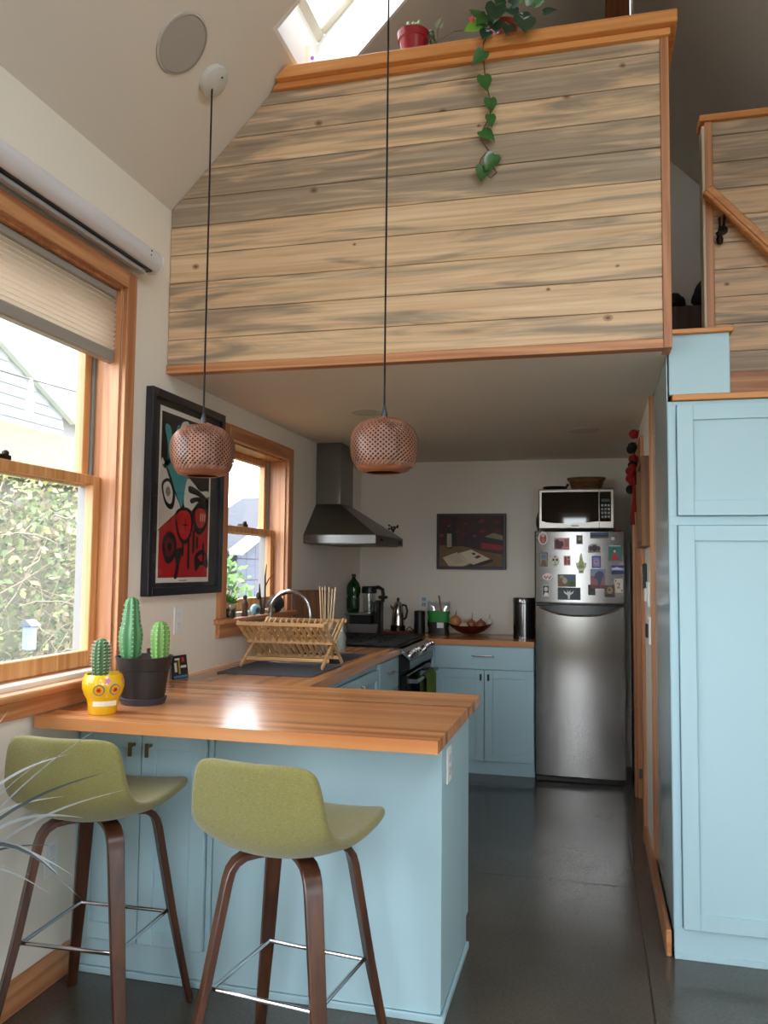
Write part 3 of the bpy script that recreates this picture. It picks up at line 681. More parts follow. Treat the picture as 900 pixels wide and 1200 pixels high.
# ================================================================== APPLIANCES
fg = thing('refrigerator', 'stainless top-freezer refrigerator covered in magnets beside the end cabinet', 'refrigerator', (-.08, 5.94, 0))
FX0, FX1, FY, FT = -.376, .211, 5.652, 1.666
box('body', M('fridge_side', (62, 62, 64), .45), fg, FX0+.004, FX1-.004, FY+.055, 6.235, .03, FT-.006, .003)
fsteel = M('fridge_steel', (126, 123, 120), .12, 1., var=.03, vscale=2, stretch=(40, 1, .4))
box('freezer_door', fsteel, fg, FX0, FX1, FY, FY+.052, 1.178, FT, .008)
ld = box('fridge_door', fsteel, fg, FX0, FX1, FY, FY+.052, .035, 1.166, .008)
def bow(x, top): 
    t = (x-FX0-.03)/(FX1-FX0-.06); t = min(max(t, 0), 1)
    return top-.058*(1-abs(2*t-1)**2.6)
n = 24; xs_ = [FX0+.032+(FX1-FX0-.064)*i/n for i in range(n+1)]
b = B().prism([(x, FY-.002, bow(x, 1.158)) for x in xs_]+[(x, FY-.002, 1.1605) for x in reversed(xs_)], (0, .004, 0))
lab(b.build('grip_recess', M('recess_black', (10, 11, 13), .15), ld), 'black grip recess along the top of the door')
B().tube([(x, FY-.007, bow(x, 1.156)) for x in xs_], .0065, 8).build('handle', chrome_m, ld, smooth=True)
box('kick_plate', black_m, fg, FX0+.01, FX1-.01, FY+.02, FY+.055, .006, .032, 0)
b = B()
for x in (FX0+.05, FX1-.05): b.cyl((x, FY+.06, 0), (x, FY+.06, .03), .018); b.cyl((x, 6.18, 0), (x, 6.18, .03), .018)
b.build('feet', black_m, fg)
box('hinge_cover', M('hinge_orange', (120, 66, 40), .5), fg, FX1-.06, FX1-.02, FY+.01, FY+.06, FT, FT+.014, .004)
B().lathe([(.001, -.001), (.013, -.001), (.013, 0), (.001, 0)], (FX1-.075, FY, 1.612), 18, 'y').build('badge', M('badge_grey', (140, 140, 142), .3, .8), fg)
# ---- magnets (each a thin card with its picture shapes)
def fx(x): return FX0+(x-40)*.000810
def fz(y): return FT-(y-432)*.000841
FM = lambda rgb: M('print_%d_%d_%d' % rgb, rgb, .45)
def flat(parent, poly, rgb, lvl, y=FY, name='print'):
    return B().prism([(p[0], y-.0022-.0004*lvl, p[1]) for p in poly], (0, .0004, 0)).build(name, FM(rgb), parent)
def rect(x0, y0, x1, y1): return [(fx(x0), fz(y1)), (fx(x1), fz(y1)), (fx(x1), fz(y0)), (fx(x0), fz(y0))]
def oval(cx, cy, rx, ry, n=18, w=0, k=6): return [(fx(cx)+rx*.00081*math.cos(2*PI*i/n)*(1+w*math.cos(k*2*PI*i/n)), fz(cy)+ry*.000841*math.sin(2*PI*i/n)*(1+w*math.cos(k*2*PI*i/n))) for i in range(n)]
def poly(pts): return [(fx(a), fz(c)) for a, c in pts]
def magnet(label, outline, rgb, shapes, rot=0):
    cx = sum(p[0] for p in outline)/len(outline); cz = min(p[1] for p in outline)
    t = thing('magnet', label, 'magnet', (cx, FY, cz), group='magnets on the freezer door')
    B().prism([(p[0], FY-.002, p[1]) for p in outline], (0, .0019, 0)).build('card', FM(rgb), t)
    for k, (pl, c) in enumerate(shapes): flat(t, pl, c, k+1)
    return t
magnet('rounded die-cut magnet with a red robed figure on white', oval(110, 492, 40, 53, 20), (226, 214, 206), [(oval(110, 495, 28, 42), (150, 60, 58)), (oval(110, 470, 14, 15), (212, 182, 160)), (oval(110, 512, 13, 20), (196, 96, 80))])
magnet('dusty pink photo magnet with a dark maroon couple', rect(200, 490, 325, 585), (204, 150, 150), [(poly([(210, 575), (205, 510), (228, 500), (250, 520), (262, 575)]), (70, 22, 28)), (oval(258, 540, 20, 26), (96, 30, 36)), (rect(285, 500, 318, 560), (178, 108, 112))])
magnet('small grey portrait magnet with a white edge', rect(380, 468, 432, 540), (206, 204, 198), [(rect(384, 472, 428, 536), (84, 84, 78)), (oval(407, 497, 12, 16), (168, 152, 132)), (rect(392, 514, 424, 534), (40, 44, 40))])
magnet('long panorama magnet of a blue lake under hills', rect(492, 445, 640, 494), (92, 116, 146), [(rect(494, 466, 638, 480), (36, 50, 76)), (rect(494, 480, 638, 492), (128, 112, 94)), (poly([(494, 467), (540, 455), (590, 463), (638, 452), (638, 468), (494, 468)]), (66, 84, 104))])
magnet('white ornamental arch magnet with dark figures', poly([(472, 608), (472, 560), (490, 540), (527, 533), (566, 542), (582, 562), (582, 608)]), (214, 208, 196), [(oval(527, 570, 26, 26), (60, 40, 48)), (oval(497, 574, 16, 20), (84, 62, 66)), (oval(557, 574, 16, 20), (74, 56, 70)), (rect(480, 595, 575, 603), (120, 96, 84))])
magnet('teal card magnet with a figure in a red dress', rect(637, 545, 735, 670), (40, 128, 122), [(poly([(655, 665), (668, 615), (700, 612), (722, 665)]), (190, 40, 66)), (oval(685, 590, 17, 18), (40, 26, 24)), (oval(685, 594, 11, 12), (220, 190, 170)), (rect(640, 548, 732, 556), (206, 220, 206))])
magnet('tall card magnet with a blue circle over gold', rect(80, 608, 147, 720), (60, 52, 40), [(rect(85, 614, 142, 714), (154, 132, 74)), (oval(113, 640, 22, 22), (72, 104, 148)), (poly([(90, 712), (100, 668), (128, 668), (138, 712)]), (92, 74, 48))])
magnet('round white sugar-skull magnet', oval(208, 673, 34, 45, 20), (216, 214, 190), [(oval(195, 665, 10, 11), (30, 34, 30)), (oval(222, 665, 10, 11), (30, 34, 30)), (poly([(203, 690), (214, 690), (208, 678)]), (40, 40, 36)), (oval(208, 642, 9, 7), (150, 60, 60)), (rect(195, 700, 221, 706), (90, 100, 70))])
magnet('small square magnet with red blocks on cream', rect(278, 632, 332, 710), (222, 196, 190), [(rect(282, 640, 302, 704), (168, 62, 62)), (rect(306, 664, 328, 700), (190, 90, 84)), (oval(316, 648, 9, 9), (96, 60, 54))])
magnet('yellow-green flame-topped lotus die-cut magnet', poly([(418, 605), (430, 640), (432, 668), (446, 690), (462, 684), (456, 722), (438, 748), (438, 770), (398, 770), (398, 748), (382, 724), (375, 684), (392, 690), (404, 668), (406, 640)]), (226, 232, 206), [(poly([(418, 636), (426, 668), (438, 700), (418, 730), (398, 700), (410, 668)]), (176, 186, 92)), (oval(418, 718, 26, 14), (150, 166, 110)), (rect(402, 752, 434, 762), (120, 136, 70)), (oval(418, 680, 9, 12), (214, 196, 120))])
magnet('violet-blue framed card magnet with a pink centre', rect(503, 632, 575, 727), (74, 74, 160), [(rect(512, 642, 566, 718), (150, 160, 214)), (rect(520, 664, 558, 700), (206, 166, 196)), (oval(539, 676, 8, 8), (170, 90, 120))])
magnet('purple and blue seascape magnet', rect(658, 705, 760, 775), (72, 66, 150), [(rect(660, 724, 758, 744), (196, 176, 220)), (rect(660, 746, 758, 772), (44, 46, 92)), (poly([(664, 732), (700, 718), (740, 730), (740, 736), (664, 738)]), (232, 226, 236))])
t = magnet('pill-shaped white sticker with a red squiggle', oval(146, 802, 41, 28, 18, .04, 4), (228, 216, 208), [])
flat(t, poly([(116, 806), (124, 788), (134, 808), (146, 790), (156, 810), (176, 792), (178, 800), (158, 820), (146, 802), (134, 820), (124, 802), (119, 812)]), (178, 50, 44), 1)
magnet('busy green and orange market photo magnet', rect(228, 780, 375, 880), (98, 104, 84), [(poly([(232, 876), (240, 820), (280, 800), (300, 876)]), (132, 92, 60)), (oval(286, 830, 20, 24), (176, 170, 150)), (rect(310, 790, 368, 826), (70, 104, 134)), (poly([(310, 876), (330, 836), (370, 842), (370, 876)]), (74, 96, 44)), (oval(262, 800, 18, 12), (154, 160, 122))])
magnet('rosy photo magnet with a large blue-grey animal shape', rect(492, 735, 610, 890), (158, 112, 116), [(rect(494, 737, 608, 790), (146, 158, 196)), (poly([(520, 806), (530, 772), (556, 750), (590, 756), (600, 784), (584, 814), (570, 860), (552, 862), (548, 820)]), (70, 84, 108)), (rect(494, 862, 608, 888), (128, 72, 74))])
t = magnet('cream playing card magnet with a bold figure two', rect(680, 810, 750, 920), (226, 214, 190), [(oval(692, 826, 5, 7), (40, 36, 34)), (oval(738, 902, 5, 7), (40, 36, 34))])
text('2', 'numeral', FM((60, 50, 46)), t, (fx(714), FY-.0032, fz(866)), .05, (PI/2, 0, 0))
magnet('dark slate photo magnet with a white antlered branch', rect(228, 884, 412, 982), (58, 66, 72), [(poly([(312, 976), (308, 946), (282, 930), (276, 906), (292, 922), (306, 926), (304, 904), (316, 922), (330, 904), (330, 926), (344, 920), (358, 906), (352, 930), (328, 946), (326, 976)]), (228, 228, 222))])
magnet('black and white portrait magnet', rect(103, 868, 160, 962), (214, 212, 208), [(rect(107, 872, 156, 958), (44, 44, 46)), (oval(133, 900, 15, 18), (196, 192, 186)), (poly([(112, 956), (126, 925), (150, 930), (154, 956)]), (226, 224, 220))])
magnet('plain black square magnet', rect(473, 860, 530, 942), (34, 34, 30), [(rect(482, 872, 522, 930), (66, 66, 54)), (rect(494, 884, 510, 916), (40, 42, 34))])
magnet('brown sepia photo magnet with a pale face', rect(603, 862, 685, 955), (98, 84, 66), [(oval(645, 902, 24, 30), (168, 142, 112)), (poly([(606, 952), (626, 928), (664, 930), (682, 952)]), (62, 54, 46)), (oval(640, 898, 8, 8), (70, 58, 48))])

# ---- microwave on the fridge
mv = thing('microwave', 'stainless microwave with a glossy black window on top of the refrigerator', 'microwave', (-.1, 5.95, FT))
mx0, mx1, my, mz0, mz1 = -.356, .150, 5.75, FT+.016, 1.958
ms = M('microwave_steel', (196, 190, 180), .3, .85)
box('body', ms, mv, mx0, mx1, my+.02, 6.12, mz0, mz1, .006)
fr_ = box('front_frame', ms, mv, mx0, mx1, my, my+.022, mz0, mz1, .008)
gl = M('microwave_glass', (8, 8, 9), .04, coat=1.)
n = 12; pts = [(mx0+.022, my-.003, mz1-.022), (.047, my-.003, mz1-.022)]+[(.047, my-.003, mz0+.052)]+[(.047+(mx0+.022-.047)*i/n, my-.003, mz0+.052-.014*math.sin(PI*i/n*.9)) for i in range(1, n)]+[(mx0+.022, my-.003, mz0+.055)]
B().prism(pts, (0, .006, 0)).build('window', gl, mv)
kp = B().box(.053, mx1-.022, my-.003, my+.003, mz0+.05, mz1-.022).build('keypad', gl, mv, .004)
b = B()
for i in range(3):
    for j in range(4): b.box(.064+i*.021, .078+i*.021, my-.0045, my-.003, mz0+.075+j*.026, mz0+.09+j*.026)
b.build('buttons', M('key_grey', (176, 180, 182), .4), kp)
box('display', M('display', (40, 70, 74), .2), kp, .064, .12, my-.0042, my-.003, mz0+.185, mz0+.205, 0)
box('seam', black_m, mv, .0485, .0515, my-.0008, my+.002, mz0+.004, mz1-.004, 0)
box('logo', M('logo_grey', (110, 108, 104), .4), mv, -.135, -.085, my-.0008, my+.001, mz0+.018, mz0+.026, 0)
b = B()
for x in (mx0+.05, mx1-.05):
    for y in (my+.05, 6.08): b.cyl((x, y, FT), (x, y, mz0+.002), .014, n=10)
b.build('feet', black_m, mv)
# black skillet and basket on the microwave, wok behind
pn = thing('skillet', 'flat black skillet lying on the microwave beside the basket', 'pan', (-.22, 5.93, mz1))
B().lathe([(.001, mz1+.001), (.072, mz1+.001), (.088, mz1+.03), (.085, mz1+.03), (.07, mz1+.005), (.001, mz1+.005)], (-.25, 5.93, 0), 28).build('bowl', black_m, pn, smooth=True)
B().tube([(-.17, 5.90, mz1+.026), (-.162, 5.86, mz1+.04), (-.160, 5.83, mz1+.036), (-.158, 5.80, mz1+.030)], .009, 8).build('handle', black_m, pn, smooth=True)
bk = thing('basket', 'shallow woven brown basket standing on the microwave', 'basket', (-.035, 6.0, mz1))
wick = wood('wicker', (96, 60, 30), (150, 100, 56), 'x', .7, .05)
bp_ = B()
for k in range(9):
    z = mz1+.006+k*.0095; r = .085+.030*(k/8)**.7
    bp_.tube([(-.035+r*math.cos(t*PI/20)*1.02, 6.0+r*math.sin(t*PI/20)*.85, z+.0012*math.sin(t*PI/2+k*PI)) for t in range(40)], .0062, 6, True)
bp_.lathe([(.001, mz1+.002), (.085, mz1+.002), (.085, mz1+.008), (.001, mz1+.008)], (-.035, 6.0, 0), 24)
bp_.build('weave', wick, bk, smooth=True)
b = B()
for t in range(44):
    a0 = t*2*PI/44; a1 = a0+.22
    b.tube([(-.035+.124*math.cos(a0), 6.0+.103*math.sin(a0), mz1+.083), (-.035+.13*math.cos((a0+a1)/2), 6.0+.11*math.sin((a0+a1)/2), mz1+.096), (-.035+.115*math.cos(a1), 6.0+.096*math.sin(a1), mz1+.085)], .0055, 6)
b.build('rim', wick, bk, smooth=True)
wk = thing('wok_lid', 'dark round pan standing on edge on the fridge beside the microwave', 'pan', (-.385, 5.95, FT))
b = B().lathe([(.001, .018), (.03, .016), (.06, .006), (.072, 0), (.076, .0015), (.062, .01), (.03, .021), (.001, .023)], (0, 0, 0), 28, 'x'); b.v = [(-v[0]-.366, v[1]+5.98, v[2]+FT+.0765) for v in b.v]
b.build('dish', M('pan_dark', (38, 35, 33), .3, .6), wk, smooth=True)
# ================================================================== END WORKTOP
cf = thing('coffee_machine', 'black and silver espresso machine in the corner behind the range', 'coffee machine', (-1.62, 5.85, CT))
sil = M('silver_plastic', (146, 148, 150), .3, .45); clearp = thin_glass('clear_plastic', (.82, .84, .85), .12)
cx, cy = -1.62, 5.86
b = B().lathe([(.001, CT+.001), (.10, CT+.001), (.118, CT+.02), (.125, CT+.075), (.12, CT+.08), (.001, CT+.08)], (cx-.01, cy, 0), 28, sx=1., sy=.85); b.build('base', sil, cf, smooth=True)
box('black_block', black_m, cf, cx-.10, cx+.06, cy-.07, cy+.09, CT+.08, CT+.145, .006)  # black plastic block between the base and the shelf
lab(box('cup_tray', sil, cf, cx-.135, cx+.055, cy-.085, cy+.095, CT+.145, CT+.157, .004), 'grey shelf the bottle stands on')
B().lathe([(.001, CT+.157), (.044, CT+.157), (.046, CT+.30), (.001, CT+.30)], (cx+.022, cy+.03, 0), 20).build('water_tank', clearp, cf, smooth=True)
B().lathe([(.001, CT+.30), (.056, CT+.30), (.056, CT+.345), (.05, CT+.352), (.001, CT+.352)], (cx+.022, cy+.03, 0), 20).build('tank_lid', black_m, cf, smooth=True)
box('column', black_m, cf, cx+.062, cx+.125, cy-.035, cy+.07, CT+.001, CT+.25, .012)
B().tube([(cx+.055, cy+.01, CT+.34), (cx+.10, cy+.01, CT+.345), (cx+.128, cy+.01, CT+.33), (cx+.134, cy+.01, CT+.29), (cx+.13, cy+.01, CT+.24)], .014, 10).build('handle', black_m, cf, smooth=True)
box('spout_arm', black_m, cf, cx+.10, cx+.165, cy-.012, cy+.03, CT+.262, CT+.285, .006)
B().lathe([(.001, CT+.175), (.028, CT+.175), (.03, CT+.25), (.001, CT+.25)], (cx+.09, cy-.06, 0), 16).build('jar', clearp, cf, smooth=True)
bt = thing('soda_bottle', 'green plastic soda bottle standing on the espresso machine shelf', 'bottle', (cx-.085, 5.85, CT+.157))
gp = M('green_pet', (12, 96, 34), .08, trans=.75, coat=.3); z0 = CT+.158
B().lathe([(.001, z0), (.038, z0), (.045, z0+.012), (.046, z0+.11), (.044, z0+.12), (.051, z0+.145), (.052, z0+.18), (.044, z0+.212), (.022, z0+.24), (.014, z0+.252), (.014, z0+.262)], (cx-.087, 5.85, 0), 24).build('body', gp, bt, smooth=True)
B().lathe([(.0465, z0+.03), (.0468, z0+.031), (.0468, z0+.105), (.0465, z0+.106)], (cx-.087, 5.85, 0), 24).build('label', M('dark_green_label', (14, 40, 20), .4), bt, smooth=True)
B().lathe([(.001, z0+.262), (.0165, z0+.262), (.0165, z0+.282), (.001, z0+.284)], (cx-.087, 5.85, 0), 18).build('cap', M('bottle_cap', (16, 30, 20), .5), bt, smooth=True)
tr_ = tag(box('trivet', M('red_board', (120, 42, 26), .35), None, -1.56, -1.315, 6.02, 6.21, CT+.0005, CT+.014, .003), 'thin reddish wooden board under the percolator', 'trivet')
pc = thing('percolator', 'tall shiny percolator coffee pot on the red board', 'coffee pot', (-1.43, 6.12, CT+.014)); zp = CT+.0145; pX = -1.432
psteel = M('percolator_steel', (190, 184, 176), .12, 1.)
B().lathe([(.001, zp), (.056, zp), (.056, zp+.035), (.05, zp+.042), (.001, zp+.042)], (pX, 6.12, 0), 24).build('base', M('percolator_base', (58, 44, 36), .25, .8), pc, smooth=True)
B().lathe([(.049, zp+.042), (.046, zp+.10), (.036, zp+.19), (.03, zp+.205), (.02, zp+.218), (.006, zp+.225), (.001, zp+.225)], (pX, 6.12, 0), 24).build('body', psteel, pc, smooth=True)
B().lathe([(.006, zp+.224), (.01, zp+.23), (.01, zp+.245), (.001, zp+.249)], (pX, 6.12, 0), 14).build('knob', black_m, pc, smooth=True)
B().tube([(pX+.033, 6.12, zp+.195), (pX+.062, 6.12, zp+.19), (pX+.072, 6.12, zp+.15), (pX+.062, 6.12, zp+.10), (pX+.045, 6.12, zp+.085)], .008, 8).build('handle', black_m, pc, smooth=True)
B().tube([(pX-.03, 6.10, zp+.16), (pX-.045, 6.09, zp+.18), (pX-.05, 6.085, zp+.2)], [.01, .008, .006], 8).build('spout', psteel, pc, smooth=True)
B().tube([(pX+.06, 6.13, zp+.006), (pX+.085, 6.15, zp+.03), (pX+.105, 6.16, zp+.008), (pX+.12, 6.18, zp+.004)], .004, 6).build('power_cord', black_m, pc, smooth=True)
gr = thing('grinder', 'black cylindrical grinder standing left of the green pouch', 'grinder', (-1.245, 6.12, CT)); 
B().lathe([(.001, CT+.0005), (.042, CT+.0005), (.043, CT+.02), (.04, CT+.12), (.001, CT+.12)], (-1.264, 6.12, 0), 22).build('body', M('matte_black', (22, 23, 24), .45), gr, smooth=True)
B().lathe([(.038, CT+.12), (.042, CT+.124), (.042, CT+.162), (.036, CT+.168), (.001, CT+.168)], (-1.264, 6.12, 0), 22).build('lid', black_m, gr, smooth=True)
# pouch
pu = thing('pouch', 'clear stand-up pouch of green and dark contents with a wooden spoon in it', 'pouch', (-1.12, 6.13, CT))
def pouch(z0, z1, w0, w1, d0, d1, mat, name, top_open=False):
    b = B(); n = 20; k = 8
    vs = []
    for i in range(k+1):
        t = i/k; z = z0+(z1-z0)*t; w = w0+(w1-w0)*t; d = d0+(d1-d0)*t
        for j in range(n):
            a = 2*PI*j/n; c, s_ = math.cos(a), math.sin(a)
            vs.append((-1.12+w*math.copysign(abs(c)**.6, c)+.004*math.sin(z*70+j), 6.13+d*math.copysign(abs(s_)**.8, s_), z+(.008*math.sin(a*3) if top_open and i == k else 0)))
    fs = [(i*n+j, i*n+(j+1) % n, (i+1)*n+(j+1) % n, (i+1)*n+j) for i in range(k) for j in range(n)]+[tuple(range(n-1, -1, -1))]
    if not top_open: fs.append(tuple(range(k*n, (k+1)*n)))
    return b.add(vs, fs).build(name, mat, pu, smooth=True)
pouch(CT+.001, CT+.088, .078, .08, .045, .04, M('dark_beans', (34, 22, 16), .4, var=.4, vscale=90), 'dark_contents')
pouch(CT+.088, CT+.168, .08, .084, .04, .03, M('green_contents', (24, 138, 44), .5, var=.2, vscale=60), 'green_contents')
pouch(CT+.168, CT+.24, .084, .092, .03, .014, thin_glass('cling', (.9, .92, .93), .16), 'clear_top', True)
box('sticker', white_p, pu, -1.125, -1.075, 6.0835, 6.086, CT+.045, CT+.085, 0)
B().cyl((-1.09, 6.13, CT+.1), (-1.12, 6.135, CT+.285), .007, n=8).build('spoon_handle', wood('spoon_wood', (120, 66, 34), (160, 100, 56), 'z'), pu, smooth=True)
# bowl of onions
bw = thing('fruit_bowl', 'dark red boat-shaped glass bowl holding onions and garlic', 'bowl', (-.875, 6.08, CT))
b = B(); n = 32; prof = [(.0, .0), (.35, .004), (.62, .018), (.86, .042), (1.0, .066), (.985, .069), (.84, .049), (.60, .025), (.33, .011), (.0, .008)]
vs = []
for r, z in prof:
    for j in range(n):
        a = 2*PI*j/n; lift = .022*abs(math.cos(a))**4*r
        vs.append((-.875+.165*max(r, .004)*math.cos(a), 6.08+.095*max(r, .004)*math.sin(a), CT+.0008+z+lift))
b.add(vs, [(i*n+j, i*n+(j+1) % n, (i+1)*n+(j+1) % n, (i+1)*n+j) for i in range(len(prof)-1) for j in range(n)])
b.build('bowl', M('red_glass', (74, 20, 14), .12, coat=.6), bw, smooth=True)
def onion(x, y, z, r, rgb, label, tall=.035, kind='onion'):
    t = thing(kind, label, 'vegetable', (x, y, z-r), group='onions in the bowl')
    B().lathe([(.001, -.92*r), (.45*r, -.86*r), (.88*r, -.45*r), (r, 0), (.9*r, .45*r), (.55*r, .78*r), (.22*r, .95*r), (.14*r, 1.15*r), (.001, 1.16*r)], (x, y, z), 18).build('bulb', M('skin_%d_%d_%d' % rgb, rgb, .35, var=.12, vscale=30, coat=.2), t, smooth=True)
    B().tube([(x, y, z+.9*r), (x+.003, y, z+1.15*r), (x+.006, y, z+r+tall)], [.14*r, .1*r, .002], 8).build('stem', M('dry_stem', (164, 116, 66), .8), t, smooth=True)
onion(-.985, 6.085, CT+.098, .046, (196, 132, 74), 'large golden brown onion at the raised end of the red bowl')
onion(-.915, 6.03, CT+.062, .034, (226, 204, 158), 'small pale yellow onion low in the red bowl', .01)
onion(-.865, 6.09, CT+.078, .037, (150, 84, 52), 'copper shallot with a long dry top in the red bowl', .05)
onion(-.795, 6.075, CT+.075, .041, (138, 78, 56), 'round reddish brown onion in the red bowl', .008)
onion(-.735, 6.085, CT+.102, .027, (226, 220, 208), 'white garlic bulb at the end of the red bowl', .03, 'garlic')
cn_ = thing('canister', 'tall cylindrical stainless canister with dark sides beside the fridge', 'canister', (-.47, 5.93, CT))
cst = M('canister_steel', (120, 118, 116), .16, 1.)
B().lathe([(.001, CT+.0005), (.078, CT+.0005), (.078, CT+.245), (.001, CT+.245)], (-.468, 5.93, 0), 32).build('body', cst, cn_, smooth=True)
B().lathe([(.0785, CT+.245), (.079, CT+.249), (.079, CT+.28), (.075, CT+.288), (.001, CT+.288)], (-.468, 5.93, 0), 32).build('lid', cst, cn_, smooth=True)
# outlet on the end wall
ol = thing('outlet', 'white outlet plate on the end wall above the percolator', 'outlet', (-1.25, YB, 1.09))
box('plate', white_p, ol, -1.296, -1.216, YB-.006, YB, 1.085, 1.205, .002)
for zz in (1.125, 1.165): 
    s_ = box('socket', M('socket_grey', (190, 190, 188), .4), ol, -1.273, -1.239, YB-.008, YB-.006, zz-.015, zz+.015, .002)
    b = B(); b.box(-1.264, -1.261, YB-.009, YB-.008, zz-.006, zz+.008); b.box(-1.251, -1.248, YB-.009, YB-.008, zz-.006, zz+.008); b.build('slots', black_m, s_)

# ---- still-life picture on the end wall
pf = thing('still_life_picture', 'dark framed still life of bottle, open book and stacked books on the end wall', 'picture', (-.89, YB, 1.40))
px0, px1, pz0, pz1 = -1.157, -.627, 1.398, 1.824; fw_ = .02
fm_ = M('dark_frame', (22, 24, 30), .4)
for a in ((px0, px0+fw_, pz0, pz1), (px1-fw_, px1, pz0, pz1), (px0+fw_, px1-fw_, pz0, pz0+fw_), (px0+fw_, px1-fw_, pz1-fw_, pz1)): box('frame', fm_, pf, a[0], a[1], YB-.028, YB-.001, a[2], a[3])
cv = box('canvas', M('paint_red', (60, 18, 16), .55, var=.55, vscale=14), pf, px0+fw_, px1-fw_, YB-.018, YB-.012, pz0+fw_, pz1-fw_, 0)
def cz(pts): return [(px0+(px1-px0)*(a-165)/605, pz1-(pz1-pz0)*(c-92)/490) for a, c in pts]
def pt(pts, rgb, lvl, var=.2):
    q = cz(pts); B().prism([(p[0], YB-.0182-.0004*lvl, p[1]) for p in q], (0, .0004, 0)).build('paint', M('paint_%d_%d_%d' % rgb, rgb, .55, var=var, vscale=30), cv)
pt([(190, 555), (190, 372), (400, 380), (500, 405), (560, 420), (742, 450), (742, 555)], (112, 82, 38), 1)
pt([(395, 280), (480, 250), (545, 300), (545, 400), (480, 392), (400, 376)], (44, 20, 30), 1)
pt([(296, 130), (340, 130), (345, 380), (300, 390)], (20, 14, 14), 1)
pt([(248, 400), (246, 275), (262, 240), (262, 205), (280, 205), (281, 240), (300, 275), (302, 400)], (18, 16, 16), 2)
pt([(256, 390), (256, 268), (296, 268), (298, 386)], (176, 156, 130), 3)
pt([(262, 205), (263, 196), (279, 196), (280, 206)], (120, 104, 88), 3)
pt([(590, 292), (660, 262), (742, 285), (742, 326), (600, 300)], (132, 122, 92), 2)
pt([(590, 300), (742, 328), (742, 350), (590, 334)], (30, 40, 26), 3)
pt([(552, 345), (742, 372), (742, 418), (556, 396)], (150, 30, 34), 2)
pt([(556, 398), (742, 422), (742, 446), (560, 410)], (52, 56, 34), 3)
pt([(430, 552), (650, 492), (662, 512), (560, 545), (470, 556)], (38, 18, 16), 2)
pt([(218, 480), (345, 432), (366, 448), (462, 528), (400, 555), (275, 555)], (206, 190, 162), 3, .06)
pt([(362, 440), (470, 408), (632, 488), (490, 540), (462, 528)], (214, 198, 170), 4, .06)
pt([(470, 440), (498, 434), (512, 450), (488, 456)], (50, 40, 40), 5); pt([(495, 475), (530, 455), (560, 468), (520, 488)], (96, 50, 28), 5)
for k in range(6): pt([(262+k*14, 476+k*10), (352+k*12, 452+k*11), (353+k*12, 455+k*11), (263+k*14, 479+k*10)], (150, 134, 112), 4, 0)
for (a, c, s_) in ((230, 160, 22), (205, 285, 24), (400, 275, 26), (560, 160, 30), (690, 170, 34), (570, 250, 30), (420, 180, 18), (700, 250, 26), (350, 250, 16), (500, 290, 18)):
    pt([(a-s_, c), (a-s_*.3, c-s_*.5), (a+s_*.2, c-s_*.7), (a+s_, c-s_*.1), (a+s_*.3, c+s_*.3), (a-s_*.2, c+s_*.6)], random.choice([(122, 28, 24), (140, 52, 34), (96, 20, 22)]), 2)
# recessed ceiling lights
for i, (x, y) in enumerate(((-1.149, 4.163), (-.042, 4.947))):
    t = thing('recessed_light', 'slim white recessed light in the kitchen ceiling, ' + ('over the sink run' if i == 0 else 'before the fridge'), 'ceiling light', (x, y, KC-.006))
    b = B().lathe([(.075, KC-.004), (.088, KC-.003), (.09, KC), (.075, KC)], (x, y, 0), 32); b.f = b.f[:-2]; b.build('ring', M('light_ring', (198, 190, 182), .6), t, smooth=True)
    B().lathe([(.001, KC-.003), (.075, KC-.003), (.075, KC), (.001, KC)], (x, y, 0), 32).build('lens', M('light_lens', (214, 208, 200), .5), t)

# ================================================================== SINK RUN
mt = B(); mt.box(-1.665, -1.205, 3.49, 3.945, CT+.0003, CT+.007)
tag(mt.build('drying_mat', M('slate_mat', (78, 84, 94), .9, var=.1, vscale=60, bump=.3, bscale=200), bev=.003), 'slate grey drying mat under the wooden dish rack', 'mat')
# ---- folding bamboo dish rack
rk = thing('dish_rack', 'folding bamboo dish rack standing on the grey mat', 'dish rack', (-1.43, 3.85, CT+.007))
zb, zt, ya, yb_ = CT+.012, 1.142, 3.66, 4.0; RX0, RX1 = -1.635, -1.205
zb2 = CT+.019
def rp(side, t):   # side 0: foot near -> top far ; side 1: foot far -> top near
    y0_, y1_ = (ya, yb_) if side == 0 else (yb_-.06, ya-.02)
    return (y0_+(y1_-y0_)*t, zb2+(zt-zb2)*t)
for side in (0, 1):
    for x in ((RX0+.012, RX1-.012) if side == 0 else (RX0, RX1)):
        p, q = rp(side, 0), rp(side, 1)
        B().obox((x, p[0], p[1]), (x, q[0], q[1]), .011, .018, (0, 1, 0)).build('leg', bamboo('z'), rk, .002)
    for t in (.14, .52, .96):
        p = rp(side, t); off = -.012 if side == 1 else .012
        B().obox((RX0-.004, p[0]+off, p[1]), (RX1+.004, p[0]+off, p[1]), .011, .017).build('rail', bamboo('x'), rk, .002)
    for k in range(13):
        x = RX0+.03+k*(RX1-RX0-.06)/12
        p, q = rp(side, .56), rp(side, .97)
        B().obox((x, p[0], p[1]), (x, q[0], q[1]), .017 if side == 0 else .023, .008, (1, 0, 0)).build('slat', bamboo('z'), rk, .0015)
    if side == 1:
        for k in range(13):
            x = RX0+.03+k*(RX1-RX0-.06)/12
            p, q = rp(side, .16), rp(side, .50)
            B().obox((x, p[0], p[1]), (x, q[0], q[1]), .017 if side == 0 else .023, .008, (1, 0, 0)).build('slat', bamboo('z'), rk, .0015)
